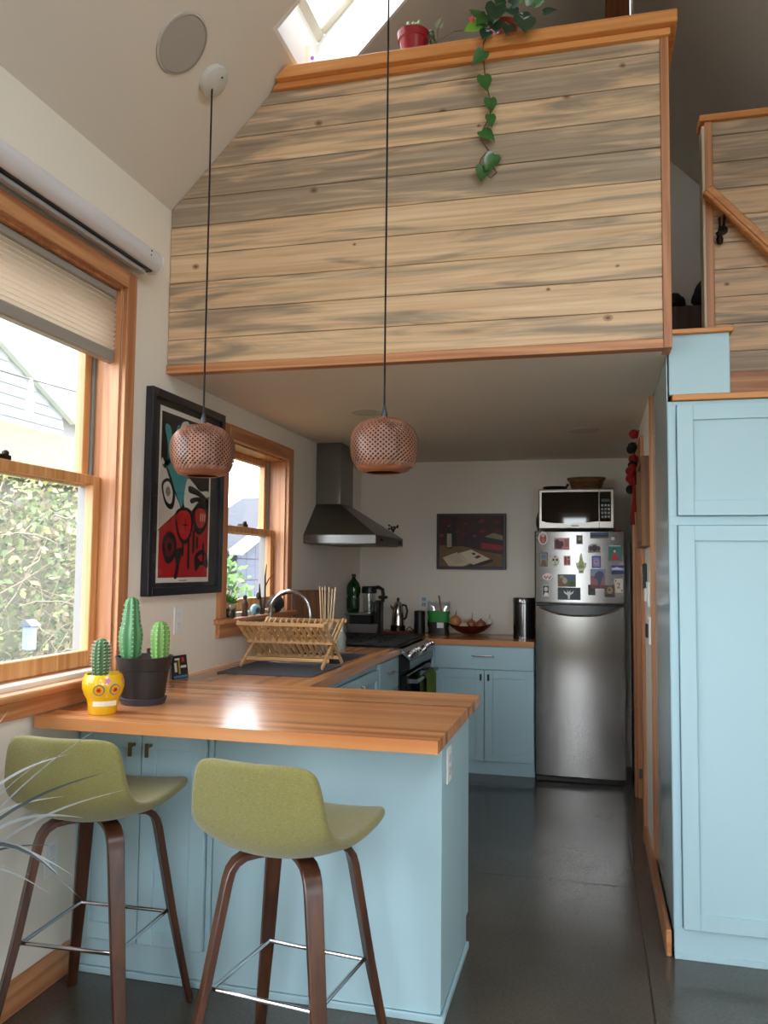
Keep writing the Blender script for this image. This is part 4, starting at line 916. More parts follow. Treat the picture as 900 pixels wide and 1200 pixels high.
# caddy with chopsticks hooked at the end of the rack
ut = thing('utensil_cup', 'steel cup holding pale wooden chopsticks behind the dish rack', 'utensil holder', (-1.505, 4.61, CT))
B().lathe([(.001, CT+.001), (.045, CT+.001), (.047, CT+.13), (.044, CT+.13), (.042, CT+.004), (.001, CT+.004)], (-1.505, 4.61, 0), 20).build('cup', sil, ut, smooth=True)
random.seed(11)
for k in range(8):
    a = k*.785; c0 = Vector((-1.505+.025*math.cos(a), 4.61+.025*math.sin(a), CT+.006)); c1 = Vector((-1.505+.05*math.cos(a)+.012*(random.random()-.5), 4.61+.03*math.sin(a), CT+.36+.02*random.random()))
    B().cyl(c0, c1, .0045, .0035, 8).build('chopstick', wood('chopstick', (212, 176, 136), (232, 204, 168), 'z', .6, .08), ut, smooth=True)
# soap bottle, cutting board, faucet
so = thing('soap_bottle', 'small clear bottle with a white cap behind the rack', 'bottle', (-1.415, 4.60, CT))
B().lathe([(.001, CT+.001), (.028, CT+.001), (.03, CT+.09), (.02, CT+.115), (.012, CT+.12), (.001, CT+.12)], (-1.415, 4.60, 0), 16).build('body', M('soap_clear', (196, 206, 200), .1, trans=.6), so, smooth=True)
B().lathe([(.013, CT+.12), (.014, CT+.16), (.009, CT+.175), (.001, CT+.18)], (-1.415, 4.60, 0), 14).build('cap', white_p, so, smooth=True)
b = B().prism([(-1.0, 0, 0), (1.0, 0, 0), (1.0, .06, 0)], (0, 0, 0)) if False else B()
cbm = wood('walnut_board', (86, 52, 30), (124, 82, 52), 'z', .5)
b.box(-.115, .115, -.009, .009, 0, .345)
rot = Matrix.Rotation(math.radians(9), 4, 'Y') @ Matrix.Rotation(math.radians(90), 4, 'Z')
b.v = [tuple(Matrix.Translation((-1.672, 4.80, CT+.003)) @ Matrix.Rotation(math.radians(44), 4, 'Z') @ Matrix.Rotation(math.radians(-4), 4, 'X') @ Vector(v)) for v in b.v]
cb = b.build('cutting_board', cbm, bev=.008, seg=2); tag(cb, 'brown wooden cutting board standing in the angle of the wall past the faucet', 'cutting board')
fc = thing('faucet', 'brushed gooseneck faucet behind the sink', 'faucet', (-1.715, 4.25, CT))
pts = [(-1.715, 4.25, CT+.03), (-1.715, 4.25, CT+.20)]+[(-1.60-.115*math.cos(a), 4.25, CT+.235+.12*math.sin(a)) for a in [i*PI/14 for i in range(15)]]+[(-1.485, 4.25, CT+.20)]
fn = M('faucet_nickel', (186, 184, 180), .22, 1.)
B().tube(pts, .0135, 12).build('neck', fn, fc, smooth=True); B().tube([(-1.485, 4.25, CT+.205), (-1.485, 4.25, CT+.14)], [.014, .0165], 14).build('spray_head', fn, fc, smooth=True)
B().lathe([(.001, CT+.0005), (.026, CT+.0005), (.026, CT+.012), (.018, CT+.018), (.016, CT+.06), (.012, CT+.065)], (-1.715, 4.25, 0), 20).build('base', fn, fc, smooth=True)
B().tube([(-1.715, 4.262, CT+.04), (-1.715, 4.30, CT+.055), (-1.71, 4.335, CT+.075)], [.008, .006, .005], 8).build('lever', fn, fc, smooth=True)
# ---- things on the small window's sill
SZ = 1.1455
leaf_m = M('succulent_green', (86, 138, 62), .5, var=.25, vscale=20)
su = thing('succulent', 'leafy green succulent in a glass jar on the small window sill', 'plant', (-1.76, 3.83, SZ))
B().lathe([(.001, SZ), (.030, SZ), (.034, SZ+.02), (.033, SZ+.065), (.028, SZ+.07), (.001, SZ+.07)], (-1.762, 3.83, 0), 18).build('jar', thin_glass('jar_glass', (.8, .84, .84), .15), su, smooth=True)
B().lathe([(.001, SZ+.002), (.026, SZ+.002), (.029, SZ+.045), (.001, SZ+.05)], (-1.762, 3.83, 0), 14).build('soil', M('soil', (52, 38, 28), .9), su, smooth=True)
random.seed(5)
def petal(b, p, d, L, w, thick=.004):
    d = Vector(d).normalized(); s_ = d.cross(Vector((0,0,1)));  s_ = s_.normalized() if s_.length > 1e-3 else Vector((1,0,0)); u = s_.cross(d)
    P = Vector(p); q = [P, P+d*L*.5+s_*w+u*thick, P+d*L, P+d*L*.5-s_*w+u*thick, P+d*L*.5-u*thick]
    b.add(q, [(0,1,3),(1,2,3),(0,4,1),(1,4,2),(2,4,3),(3,4,0)])
for k in range(16):
    a = k*2.4; el = .25+.8*(k/16)
    b = B(); petal(b, (-1.762, 3.83, SZ+.07), (math.cos(a)*math.cos(el), math.sin(a)*math.cos(el), math.sin(el)), .06, .014); b.build('leaf', leaf_m, su)
dk = thing('driftwood', 'dark twisted driftwood twig standing on the small window sill', 'driftwood', (-1.745, 4.12, SZ)); dm = M('dark_twig', (44, 34, 30), .8)
B().tube([(-1.745, 4.22, SZ), (-1.74, 4.23, SZ+.10), (-1.745, 4.24, SZ+.2), (-1.74, 4.245, SZ+.27)], [.008, .006, .005, .002], 7).build('stem', dm, dk, smooth=True)
B().tube([(-1.742, 4.235, SZ+.15), (-1.74, 4.28, SZ+.19), (-1.735, 4.34, SZ+.215)], [.004, .003, .0015], 6).build('twig', dm, dk, smooth=True)
B().tube([(-1.745, 4.20, SZ), (-1.745, 4.17, SZ+.10), (-1.74, 4.15, SZ+.165)], [.008, .007, .003], 7).build('twig', dm, dk, smooth=True)
B().ball((-1.745, 4.15, SZ+.1), .013, .012, .02).build('knot', dm, dk, smooth=True)
fgm = M('carved_wood', (78, 54, 36), .6)
st_ = thing('figurine', 'slender carved brown figurine on the small window sill', 'figurine', (-1.75, 3.985, SZ))
B().lathe([(.001, SZ), (.018, SZ), (.014, SZ+.03), (.017, SZ+.06), (.008, SZ+.085), (.001, SZ+.09)], (-1.75, 3.985, 0), 14).build('body', fgm, st_, smooth=True); B().ball((-1.75, 3.985, SZ+.098), .012).build('head', fgm, st_, smooth=True)
sh = B().ball((-1.735, 4.07, SZ+.03), .024, .05, .029, 16, 10); sh.v = [(v[0], v[1]+.02*math.sin((v[2]-SZ)*30), v[2]) for v in sh.v]
shl = thing('shell', 'pale blue shell lying on the small window sill', 'shell', (-1.735, 4.07, SZ)); sh.build('whorl', M('pale_blue_shell', (150, 190, 200), .3), shl, smooth=True)
B().ball((-1.712, 4.07, SZ+.028), .006, .03, .014).build('mouth', M('shell_lip', (60, 90, 104), .3), shl, smooth=True)
rk2 = thing('stone', 'large rough dark stone on the small window sill', 'stone', (-1.75, 4.42, SZ))
b = B().ball((-1.752, 4.42, SZ+.047), .042, .075, .05, 14, 9); random.seed(2); b.v = [(v[0]+.006*math.sin(v[1]*90), v[1], max(SZ+.0005, v[2]+.006*math.sin(v[1]*70+v[0]*110))) for v in b.v]; b.build('rock', M('dark_rock', (48, 44, 46), .85, var=.4, vscale=40), rk2, smooth=True)
b = B().ball((-1.745, 4.33, SZ+.016), .025, .032, .018, 12, 8); b.v = [(v[0], v[1], max(SZ+.0005, v[2])) for v in b.v]
tag(b.build('pebble', M('tan_stone', (142, 122, 100), .8, var=.2, vscale=40), smooth=True), 'flat tan pebble beside the dark stone on the sill', 'stone')

# ================================================================== BAR TOP
# ---- yellow skull planter with small cactus
def ribbed(b, c, R, prof, ribs, n=48, depth=.16, ph=0.):
    """ribbed cactus column; prof: list of (radius factor, z)"""
    k = len(prof); vs = []
    for r, z in prof:
        for j in range(n):
            a = 2*PI*j/n; f = 1-depth*(.5-.5*math.cos(ribs*a+ph))
            vs.append((c[0]+R*r*f*math.cos(a), c[1]+R*r*f*math.sin(a), c[2]+z))
    b.add(vs, [(i*n+j, i*n+(j+1) % n, (i+1)*n+(j+1) % n, (i+1)*n+j) for i in range(k-1) for j in range(n)]+[tuple(range((k-1)*n, k*n))])
def spines(c, R, prof, ribs, H, step, L, ph=0.):
    b = B(); z = .012
    def rad(z):
        for (r0, z0), (r1, z1) in zip(prof[:-1], prof[1:]):
            if z0 <= z <= z1: return r0+(r1-r0)*(z-z0)/(z1-z0)
        return prof[-1][0]
    while z < H-.006:
        for k in range(ribs):
            a = (2*PI*k-ph)/ribs; r = R*rad(z); p = Vector((c[0]+r*math.cos(a), c[1]+r*math.sin(a), c[2]+z))
            b.ball(p, .0018, .0018, .0018, 6, 4)
            for s_ in (-.7, 0, .7):
                d = Vector((math.cos(a+s_), math.sin(a+s_), .35*s_))*L
                b.tube([p, p+d], [.0006, .0002], 3)
        z += step
    return b
sx, sy = -1.573, 2.445
sp_ = thing('skull_planter', 'yellow ceramic sugar-skull planter with painted eyes on the bar top', 'planter', (sx, sy, CT))
yel = M('yellow_glaze', (228, 178, 22), .22, coat=.5)
prof = [(.001, 0), (.043, 0), (.046, .006), (.048, .03), (.052, .048), (.062, .066), (.0675, .088), (.067, .105), (.062, .122), (.058, .129), (.054, .129), (.057, .112), (.053, .105), (.001, .105)]
face_a = math.radians(-48)
def rprof(z):
    for (r0, z0), (r1, z1) in zip(prof[1:9], prof[2:10]):
        if z0 <= z <= z1 and z1 > z0: return r0+(r1-r0)*(z-z0)/(z1-z0)
    return .06
B().lathe(prof, (sx, sy, CT+.0005), 36).build('pot', yel, sp_, smooth=True)
def decal(name, a, z, r, rgb, lift, parent, sq=1., n=18, petals=0):
    R = rprof(z)+lift; base = []
    up_ = Vector((math.cos(face_a+a)*(rprof(z+.008)-rprof(z-.008))/.016, math.sin(face_a+a)*(rprof(z+.008)-rprof(z-.008))/.016, 1)).normalized()
    out = Vector((math.cos(face_a+a), math.sin(face_a+a), 0)); side = Vector((-out.y, out.x, 0)); nrm = side.cross(up_); 
    if nrm.dot(out) < 0: nrm = -nrm
    c = Vector((sx, sy, CT+z))+out*R
    pts = [c+side*(r*math.cos(2*PI*i/n)*(1+(.35*math.cos(petals*2*PI*i/n) if petals else 0)))*sq+up_*(r*math.sin(2*PI*i/n)*(1+(.35*math.cos(petals*2*PI*i/n) if petals else 0))) for i in range(n)]
    return B().prism([p-nrm*.008 for p in pts], nrm*.008).build(name, M('glaze_%d_%d_%d' % rgb, rgb, .25, coat=.4), parent)
for a in (-.36, .42):
    e = decal('eye', a, .083, .0185, (120, 128, 104), .0008, sp_); decal('eye_ring', a, .083, .0145, (226, 172, 40), .0018, e); decal('eye_mid', a, .083, .0095, (214, 110, 30), .0028, e, petals=6); decal('pupil', a, .083, .0055, (176, 28, 36), .0038, e)
decal('nose', .0, .062, .0055, (244, 196, 70), .0035, sp_, 1.3, 3); decal('flower', .06, .112, .009, (206, 122, 178), .001, sp_, petals=5); decal('flower', .95, .112, .008, (226, 132, 90), .001, sp_, petals=5); decal('flower', -1.0, .108, .008, (236, 196, 120), .001, sp_, petals=5)
for k in range(11):
    a = (k-5)*.15; r = rprof(.038)+.0012; c = Vector((sx+r*math.cos(face_a+a), sy+r*math.sin(face_a+a), CT+.037)); s_ = Vector((-math.sin(face_a+a), math.cos(face_a+a), 0)); o_ = Vector((math.cos(face_a+a), math.sin(face_a+a), 0))
    B().prism([c-s_*.0037-Vector((0, 0, .0085))-o_*.007, c+s_*.0037-Vector((0, 0, .0085))-o_*.007, c+s_*.0037+Vector((0, 0, .0085))-o_*.007, c-s_*.0037+Vector((0, 0, .0085))-o_*.007], o_*.0075).build('tooth', M('tooth_white', (232, 226, 210), .3), sp_, .001)
box_soil = B().lathe([(.001, CT+.106), (.055, CT+.106), (.055, CT+.113), (.001, CT+.117)], (sx, sy, 0), 20).build('soil', M('soil', (52, 38, 28), .9), sp_, smooth=True)
ca = thing('small_cactus', 'small dark green spiny cactus growing in the yellow skull planter', 'cactus', (sx-.012, sy, CT+.113))
pr = [(.8, 0), (.95, .02), (1, .05), (1.02, .08), (.95, .105), (.7, .122), (.35, .13), (.05, .132)]
b = B(); c_ = (sx-.012, sy, CT+.113); ribbed(b, c_, .028, pr, 10); b.build('stem', M('cactus_dark', (58, 100, 58), .5), ca, smooth=True)
spines(c_, .028, pr, 10, .13, .011, .010).build('spines', M('pale_spines', (216, 208, 186), .6), ca)
# ---- big black pot with two columnar cacti
bx_, by_ = -1.553, 2.665
bp2 = thing('black_pot', 'large black plastic nursery pot on a saucer on the bar top', 'planter', (bx_, by_, CT))
B().lathe([(.001, CT+.0005), (.076, CT+.0005), (.083, CT+.022), (.079, CT+.024), (.001, CT+.008)], (bx_, by_, 0), 36).build('saucer', M('saucer_grey', (58, 58, 70), .4), bp2, smooth=True)
B().lathe([(.001, CT+.008), (.072, CT+.008), (.087, CT+.118), (.091, CT+.120), (.099, CT+.163), (.1, CT+.166), (.093, CT+.166), (.089, CT+.145), (.001, CT+.145)], (bx_, by_, 0), 40).build('pot', M('pot_black', (34, 35, 38), .4), bp2, smooth=True)
B().lathe([(.001, CT+.145), (.09, CT+.145), (.09, CT+.155), (.001, CT+.16)], (bx_, by_, 0), 24).build('soil', M('soil', (52, 38, 28), .9), bp2, smooth=True)
cg = M('cactus_green', (68, 122, 76), .45, var=.12, vscale=12); cg2 = M('cactus_light', (100, 144, 68), .45, var=.12, vscale=12); wsp = M('pale_spines', (216, 208, 186), .6)
c_ = (bx_-.052, by_-.005, CT+.157); pr = [(.8, 0), (.95, .02), (1.02, .05), (1.08, .08), (.98, .105), (.84, .125), (.80, .142), (.76, .16), (.66, .178), (.68, .192), (.52, .208), (.2, .216), (.05, .217)]
t = thing('columnar_cactus', 'tall green ribbed cactus with a waisted top in the black pot', 'cactus', c_)
b = B(); ribbed(b, c_, .040, pr, 7, 56, .2); b.build('stem', cg, t, smooth=True); spines(c_, .040, pr, 7, .21, .016, .006).build('spines', wsp, t)
c_ = (bx_+.055, by_+.01, CT+.157); pr = [(.85, 0), (1, .03), (1.04, .07), (1, .095), (.85, .115), (.55, .128), (.2, .133), (.05, .134)]
t = thing('columnar_cactus', 'short light green ribbed cactus in the black pot', 'cactus', c_)
b = B(); ribbed(b, c_, .033, pr, 9, 54, .17); b.build('stem', cg2, t, smooth=True); spines(c_, .033, pr, 9, .13, .015, .005).build('spines', wsp, t)
# ---- small cards leaning behind the pot
def leaning(name, label, x, y, w, h, rgb, shapes, yawd):
    t = thing(name, label, 'card', (x, y, CT), math.radians(yawd))
    B().box(-w/2, w/2, -.004, 0, .0005, h).build('card', M('card_%d_%d_%d' % rgb, rgb, .4), t, local=True)
    for k, (a, c, e, f, col) in enumerate(shapes): B().box(a*w-w/2, e*w-w/2, -.0045-.0003*k, -.004, c*h, f*h).build('print', M('card_%d_%d_%d' % col, col, .4), t, local=True)
    t.rotation_euler = (math.radians(-9), 0, math.radians(yawd)); return t
leaning('small_art_card', 'small dark art card with blue edge leaning on the wall behind the black pot', -1.735, 3.28, .10, .10, (22, 24, 34), [(.05, .04, .95, .14, (54, 120, 160)), (.15, .3, .3, .7, (200, 196, 180)), (.4, .2, .5, .8, (170, 150, 60)), (.55, .45, .9, .55, (210, 206, 196)), (.65, .7, .8, .9, (176, 60, 50)), (.2, .8, .5, .88, (210, 206, 196))], 78)
leaning('postcard', 'brown postcard leaning on the wall between the two cacti', -1.738, 3.10, .10, .15, (92, 54, 36), [(.1, .1, .9, .9, (110, 66, 44)), (.3, .3, .7, .6, (70, 42, 30))], 80)
# small plastic wrapper by the pot
# ---- switches on the left wall
def plate_x(name, label, y, z, h=.115, w=.07, rocker=True):
    t = thing(name, label, 'switch' if rocker else 'outlet', (XL, y, z-h/2))
    box('plate', white_p, t, XL, XL+.006, y-w/2, y+w/2, z-h/2, z+h/2, .002)
    for dz in (-.022, .022): box('rocker' if rocker else 'socket', M('rocker_white', (222, 224, 226), .35), t, XL+.006, XL+.0085, y-.017, y+.017, z+dz-.017, z+dz+.017, .002)
plate_x('wall_switch', 'white switch plate on the left wall below the red and teal print', 3.31, 1.163, .12, .075)
plate_x('outlet', 'white outlet plate low on the left wall under the bar top', 2.475, .42, rocker=False)
plate_x('outlet', 'white outlet plate on the left wall between the small window and the hood', 4.80, 1.13, rocker=False)

# ================================================================== LEFT WALL
# ---- framed print: abstract red, teal, black and white
pf = thing('framed_print', 'large black framed print in red, teal, black and white on the left wall', 'picture', (XL, 3.33, 1.28))
py0, py1, pz0, pz1, fw_ = 2.99, 3.676, 1.277, 2.140, .035
fb = M('black_frame', (20, 24, 34), .3, coat=.3)
for a in ((py0, py0+fw_, pz0, pz1), (py1-fw_, py1, pz0, pz1), (py0+fw_, py1-fw_, pz0, pz0+fw_), (py0+fw_, py1-fw_, pz1-fw_, pz1)): box('frame', fb, pf, XL+.0005, XL+.036, *a)
mtb = box('mat_board', M('charcoal_mat', (48, 46, 46), .7), pf, XL+.002, XL+.012, py0+fw_, py1-fw_, pz0+fw_, pz1-fw_, 0)
def ay(u): return 3.105+.452*u          # across the sheet, u 0..1 towards the kitchen
def az(v): return 1.352+.708*v          # up the sheet
def art(pts, rgb, lvl, name='print'):
    B().prism([(XL+.0122+.0004*lvl, ay(u), az(v)) for u, v in pts], (.0004, 0, 0)).build(name, M('ink_%d_%d_%d' % rgb, rgb, .5), mtb)
def smooth_poly(pts, k=5):
    n = len(pts); out = []
    for i in range(n):
        p0, p1, p2, p3 = [Vector(pts[(i+j-1) % n]) for j in range(4)]
        for s_ in range(k):
            t = s_/k; out.append(tuple(.5*((2*p1)+(p2-p0)*t+(2*p0-5*p1+4*p2-p3)*t*t+(3*p1-p0-3*p2+p3)*t**3)))
    return out
def ov(cu, cv, ru, rv, n=20): return [(cu+ru*math.cos(2*PI*i/n), cv+rv*math.sin(2*PI*i/n)) for i in range(n)]
BK, WH, RD, TL = (24, 22, 22), (206, 200, 190), (168, 20, 26), (62, 142, 146)
art([(-.035, -.03), (1.035, -.03), (1.035, 1.03), (-.035, 1.03)], (222, 216, 206), 0, 'sheet'); art([(0, 0), (1, 0), (1, 1), (0, 1)], BK, 1)
art(smooth_poly([(.02, .68), (.10, .66), (.12, .80), (.06, .90), (.10, .93), (.18, .90), (.22, .78), (.30, .80), (.28, .92), (.36, .94), (.42, .84), (.50, .92), (.58, .93), (.60, .80), (.66, .70), (.50, .60), (.42, .44), (.30, .52), (.14, .66)]), TL, 2)
art(smooth_poly([(0, .70), (.14, .62), (.30, .50), (.40, .42), (.30, .36), (.10, .24), (0, .22)], 4), WH, 2)
art(smooth_poly([(.46, .46), (.52, .62), (.66, .60), (.80, .56), (1, .56), (1, .42), (.80, .48), (.62, .42)], 4), WH, 3)
art([(0, 0)]+smooth_poly([(0, .28), (.2, .36), (.4, .42), (.6, .42), (.8, .50), (1, .52)], 4)[:21]+[(1, .52), (1, 0)], RD, 3)
art(smooth_poly([(.02, .56), (.16, .60), (.28, .52), (.24, .42), (.10, .44)]), BK, 4); art(smooth_poly([(.05, .55), (.15, .58), (.23, .52), (.20, .45), (.10, .47)]), WH, 5); art(ov(.14, .52, .045, .03), (140, 134, 126), 6)
art(smooth_poly([(.38, .96), (.34, .86), (.40, .76), (.52, .72), (.50, .76), (.43, .80), (.41, .88), (.46, .94), (.54, .95), (.50, .985)]), WH, 4)
art(smooth_poly([(.56, .58), (.72, .57), (.92, .53), (.92, .51), (.70, .53), (.56, .54)]), BK, 4); art(smooth_poly([(.60, .50), (.80, .52), (.96, .48), (.94, .46), (.76, .49), (.62, .47)]), BK, 4)
for cu, cv in ((.22, .35), (.32, .37)): art(ov(cu, cv, .025, .02), RD, 5)
art(smooth_poly([(.30, .40), (.46, .44), (.62, .42), (.66, .32), (.56, .22), (.42, .22), (.32, .30)]), BK, 4); art(smooth_poly([(.33, .39), (.46, .42), (.59, .40), (.62, .32), (.54, .245), (.43, .245), (.35, .31)]), (186, 26, 30), 5)
art([(.45, .325), (.55, .325), (.55, .333), (.45, .333)], BK, 6); art([(.496, .29), (.504, .29), (.504, .37), (.496, .37)], BK, 6)
art(smooth_poly([(.06, .20), (.14, .27), (.26, .27), (.34, .20), (.28, .11), (.14, .09)]), BK, 4); art(smooth_poly([(.10, .20), (.16, .24), (.25, .23), (.29, .19), (.25, .14), (.15, .13)]), (98, 24, 28), 5); art(ov(.2, .19, .04, .025), BK, 6)
for u0, top, bot in ((.44, .24, .13), (.56, .24, .05), (.66, .30, .15), (.74, .26, .18), (.88, .22, .10)):
    art([(u0, top), (u0, bot+.015), (u0+.012, bot), (u0+.03, bot), (u0+.042, bot+.015), (u0+.042, top)], BK, 5)
art(smooth_poly([(.64, .42), (.80, .48), (.94, .46), (.98, .36), (.84, .28), (.70, .30)]), BK, 5); art(smooth_poly([(.70, .42), (.82, .45), (.92, .43), (.94, .37), (.84, .32), (.74, .34)]), RD, 6)
for k in range(3): art([(.80+k*.045, .365), (.825+k*.045, .365), (.835+k*.045, .415), (.81+k*.045, .415)], (196, 150, 124), 7)
art(smooth_poly([(.30, .16), (.44, .18), (.40, .08), (.36, 0), (.30, 0), (.34, .08)]), BK, 4); art(smooth_poly([(.72, .14), (.90, .18), (1, .12), (1, .06), (.86, .08), (.74, .04)]), BK, 4); art(smooth_poly([(.78, .13), (.9, .15), (.96, .12), (.88, .10)]), RD, 5)
box('label_strip', M('ink_grey', (120, 116, 110), .6), mtb, XL+.0124, XL+.0131, 3.29, 3.36, 1.337, 1.341, 0)
B().box(XL+.026, XL+.0275, py0+fw_, py1-fw_, pz0+fw_, pz1-fw_).build('glazing', thin_glass('picture_glass', (1, 1, 1), .035), pf)
# ---- projector screen case above the window
ps = thing('projector_screen', 'white tubular roller-screen case mounted above the large window', 'projector screen', (XL+.06, 2.0, 2.58))
case_m = M('screen_case', (214, 212, 216), .35); YA, YZ = .9, 2.925; cxx, czz = XL+.052, 2.628
b = B(); n = 20; prof = [(cxx+.046*math.cos(a), czz+.046*math.sin(a)) for a in [math.radians(-70+i*(320-0)/n) for i in range(n+1)]]
b.prism([(p[0], YA, p[1]) for p in prof], (0, YZ-YA, 0)); b.build('case', case_m, ps, smooth=True)
B().prism([(cxx+.048*math.cos(2*PI*i/24), YZ, czz+.048*math.sin(2*PI*i/24)) for i in range(24)], (0, .014, 0)).build('end_cap', white_p, ps, .003)
box('slot', black_m, ps, cxx-.012, cxx+.016, YA, YZ-.03, czz-.050, czz-.043, 0)
box('pull_bar', M('bar_grey', (176, 176, 180), .35, .3), ps, cxx-.02, cxx+.006, YA+.02, YZ-.06, czz-.067, czz-.050, .003)
box('wall_bracket', white_p, ps, XL+.0005, XL+.02, YZ-.2, YZ-.15, czz-.02, czz+.02, 0)
b = B()
for dy in (0, .018): b.ball((cxx+.044, YZ-.09+dy*.3, czz-.004+dy), .004)
b.build('screws', dark_steel_m, ps)
# ---- pleated shade
shd = thing('cellular_shade', 'pale pleated cellular shade half lowered in the large window', 'window shade', (XL-.03, 2.26, 2.19))
sy0, sy1 = W1[0]+.016, W1[1]-.016; zs1, zs0 = W1[3]-.014-.032, 2.235; np_ = 11
pts_f = []; pts_b = []
for i in range(np_*2+1):
    z = zs1-(zs1-zs0)*i/(np_*2); d = .011 if i % 2 else 0
    pts_f.append((XL-.028+d, z)); pts_b.append((XL-.05-d, z))
b = B()
for pts in (pts_f, pts_b):
    k = len(pts); vs = [(p[0], sy0, p[1]) for p in pts]+[(p[0], sy1, p[1]) for p in pts]
    b.add(vs, [(i, i+1, k+i+1, k+i) for i in range(k-1)])
def shade_cloth():
    m, nt, bb = _base('shade_cloth'); bb.inputs['Base Color'].default_value = (*lin((226, 216, 206)), 1); bb.inputs['Roughness'].default_value = .9
    t = nt.nodes.new('ShaderNodeBsdfTranslucent'); t.inputs[0].default_value = (*lin((226, 214, 200)), 1); mx = nt.nodes.new('ShaderNodeMixShader'); mx.inputs[0].default_value = .65
    nt.links.new(bb.outputs[0], mx.inputs[1]); nt.links.new(t.outputs[0], mx.inputs[2]); nt.links.new(mx.outputs[0], nt.nodes['Material Output'].inputs[0]); return m
b.build('pleats', shade_cloth(), shd)
rail_m = M('shade_rail', (158, 152, 146), .45, .2)
box('head_rail', rail_m, shd, XL-.062, XL-.016, sy0, sy1, zs1, zs1+.032, .004); box('bottom_rail', rail_m, shd, XL-.058, XL-.02, sy0, sy1, 2.187, 2.235, .005)

# ================================================================== PENDANTS, SPEAKER
def pendant(x, y, label, canopy):
    t = thing('pendant_lamp', label, 'pendant lamp', (x, y, 1.737), group='woven pendants over the bar')
    def rz(u):       # u 0 top .. 1 bottom
        z = .203-.178*u; q_ = (z-.103)/.1005
        return (.121*(1-abs(q_)**2.5)**.5 if q_ > 0 else .121*(1-.30*abs(q_)**2.3), z)
    N_, SEG, TW = 40, 20, 1.75
    b = B(); hw = .0030
    for fam, off in ((1, .0), (-1, .0016)):
        for k in range(N_):
            vs = []
            for i in range(SEG+1):
                u = i/SEG; r, z = rz(u); a = 2*PI*k/N_+fam*TW*u
                w = hw*(.55+.45*r/.121)
                for s_ in (-1, 1):
                    aa = a+s_*w/r*.65; zz = z+s_*fam*w*.76
                    vs.append(((r+off)*math.cos(aa), (r+off)*math.sin(aa), zz))
            b.add(vs, [(2*i, 2*i+1, 2*i+3, 2*i+2) for i in range(SEG)])
    b.build('shade', wood('woven_bamboo', (116, 76, 60), (160, 110, 88), 'z', .3, .04), t, smooth=True, local=True)
    B().lathe([(r_-.004, z_) for r_, z_ in [rz(i/14) for i in range(15)]], (0,0,0), 32).build('liner', M('shade_liner', (34, 18, 14), .8), t, smooth=True, local=True)
    t.children[-1].data.polygons  # closed dark inner layer, added so the weave's holes look shaded
    r1, z1 = rz(1.0)
    B().lathe([(r1+.004, z1+.022), (r1+.003, z1+.008), (r1-.012, z1-.012), (.062, z1-.02), (.059, z1-.017), (r1-.016, z1-.008), (r1-.006, z1+.006), (r1-.003, z1+.02)], (0,0,0), 36).build('rim_band', wood('rim_bamboo', (128, 78, 54), (162, 106, 78), 'x', .4, .03), t, smooth=True, local=True)
    r0, z0 = rz(0)
    b = B().lathe([(r0+.004, z0-.003), (r0+.002, z0+.004), (.012, z0+.006), (.001, z0+.006)], (0,0,0), 24); b.build('top_ring', wood('rim_bamboo', (128, 78, 54), (162, 106, 78), 'x', .4, .03), t, smooth=True, local=True)
    B().lathe([(.011, z0+.006), (.012, z0+.012), (.006, z0+.038), (.0035, z0+.042), (.001, z0+.042)], (0,0,0), 14).build('cord_grip', M('grip_grey', (70, 74, 78), .4, .5), t, smooth=True, local=True)
    zc = zr(x)-1.737
    B().cyl((0, 0, z0+.04), (0, 0, zc-.01), .0036, n=8).build('cord', M('cord_black', (14, 13, 13), .7), t, smooth=True, local=True)
    # canopy disc flat on the sloped ceiling
    n = Vector((nX, 0, nZ)); q = n.to_track_quat('Z', 'Y').to_matrix()
    b = B().lathe([(.001, -.028), (.05, -.028), (.062, -.022), (.064, -.004), (.064, -.001), (.001, -.001)], (0,0,0), 32)
    b.v = [tuple(q @ Vector(v)+Vector((0, 0, zc))) for v in b.v]
    cpy = b.build('canopy', M('canopy_white', (206, 204, 198), .5), t, smooth=True, local=True)
    b = B()
    for s_ in (-1, 1):
        p = q @ Vector((.0, s_*.030, -.030))+Vector((0, 0, zc)); b.ball(p, .004)
    b.build('screws', dark_steel_m, cpy, local=True)
    B().lathe([(.001, .045), (.028, .055), (.03, .085), (.02, .11), (.016, .16), (.001, .165)], (0,0,0), 16).build('bulb', M('bulb_off', (70, 62, 54), .3), t, smooth=True, local=True)
    return t
pendant(-1.430, 2.831, 'woven copper-brown bamboo globe pendant hanging in front of the framed print', True)
pendant(-.720, 2.831, 'woven copper-brown bamboo globe pendant hanging free over the middle of the bar top', True)
spk = thing('ceiling_speaker', 'large round grey speaker grille flush in the sloped ceiling', 'speaker', (-1.435, 2.594, 3.3))
q = Vector((nX, 0, nZ)).to_track_quat('Z', 'Y').to_matrix()
for nm, pr, m in (('grille', [(.001, -.006), (.104, -.006), (.106, -.003), (.106, -.0005), (.001, -.0005)], M('grille_grey', (172, 166, 158), .8)), ('rim', [(.106, -.0075), (.113, -.006), (.115, -.0005), (.106, -.0005)], M('grille_rim', (186, 178, 170), .7))):
    b = B().lathe(pr, (0,0,0), 48)
    if nm == 'rim': b.f = b.f[:-2]
    b.v = [tuple(q @ Vector(v)+Vector((0, 0, zr(-1.435)-3.3))) for v in b.v]; b.build(nm, m, spk, smooth=True, local=True)

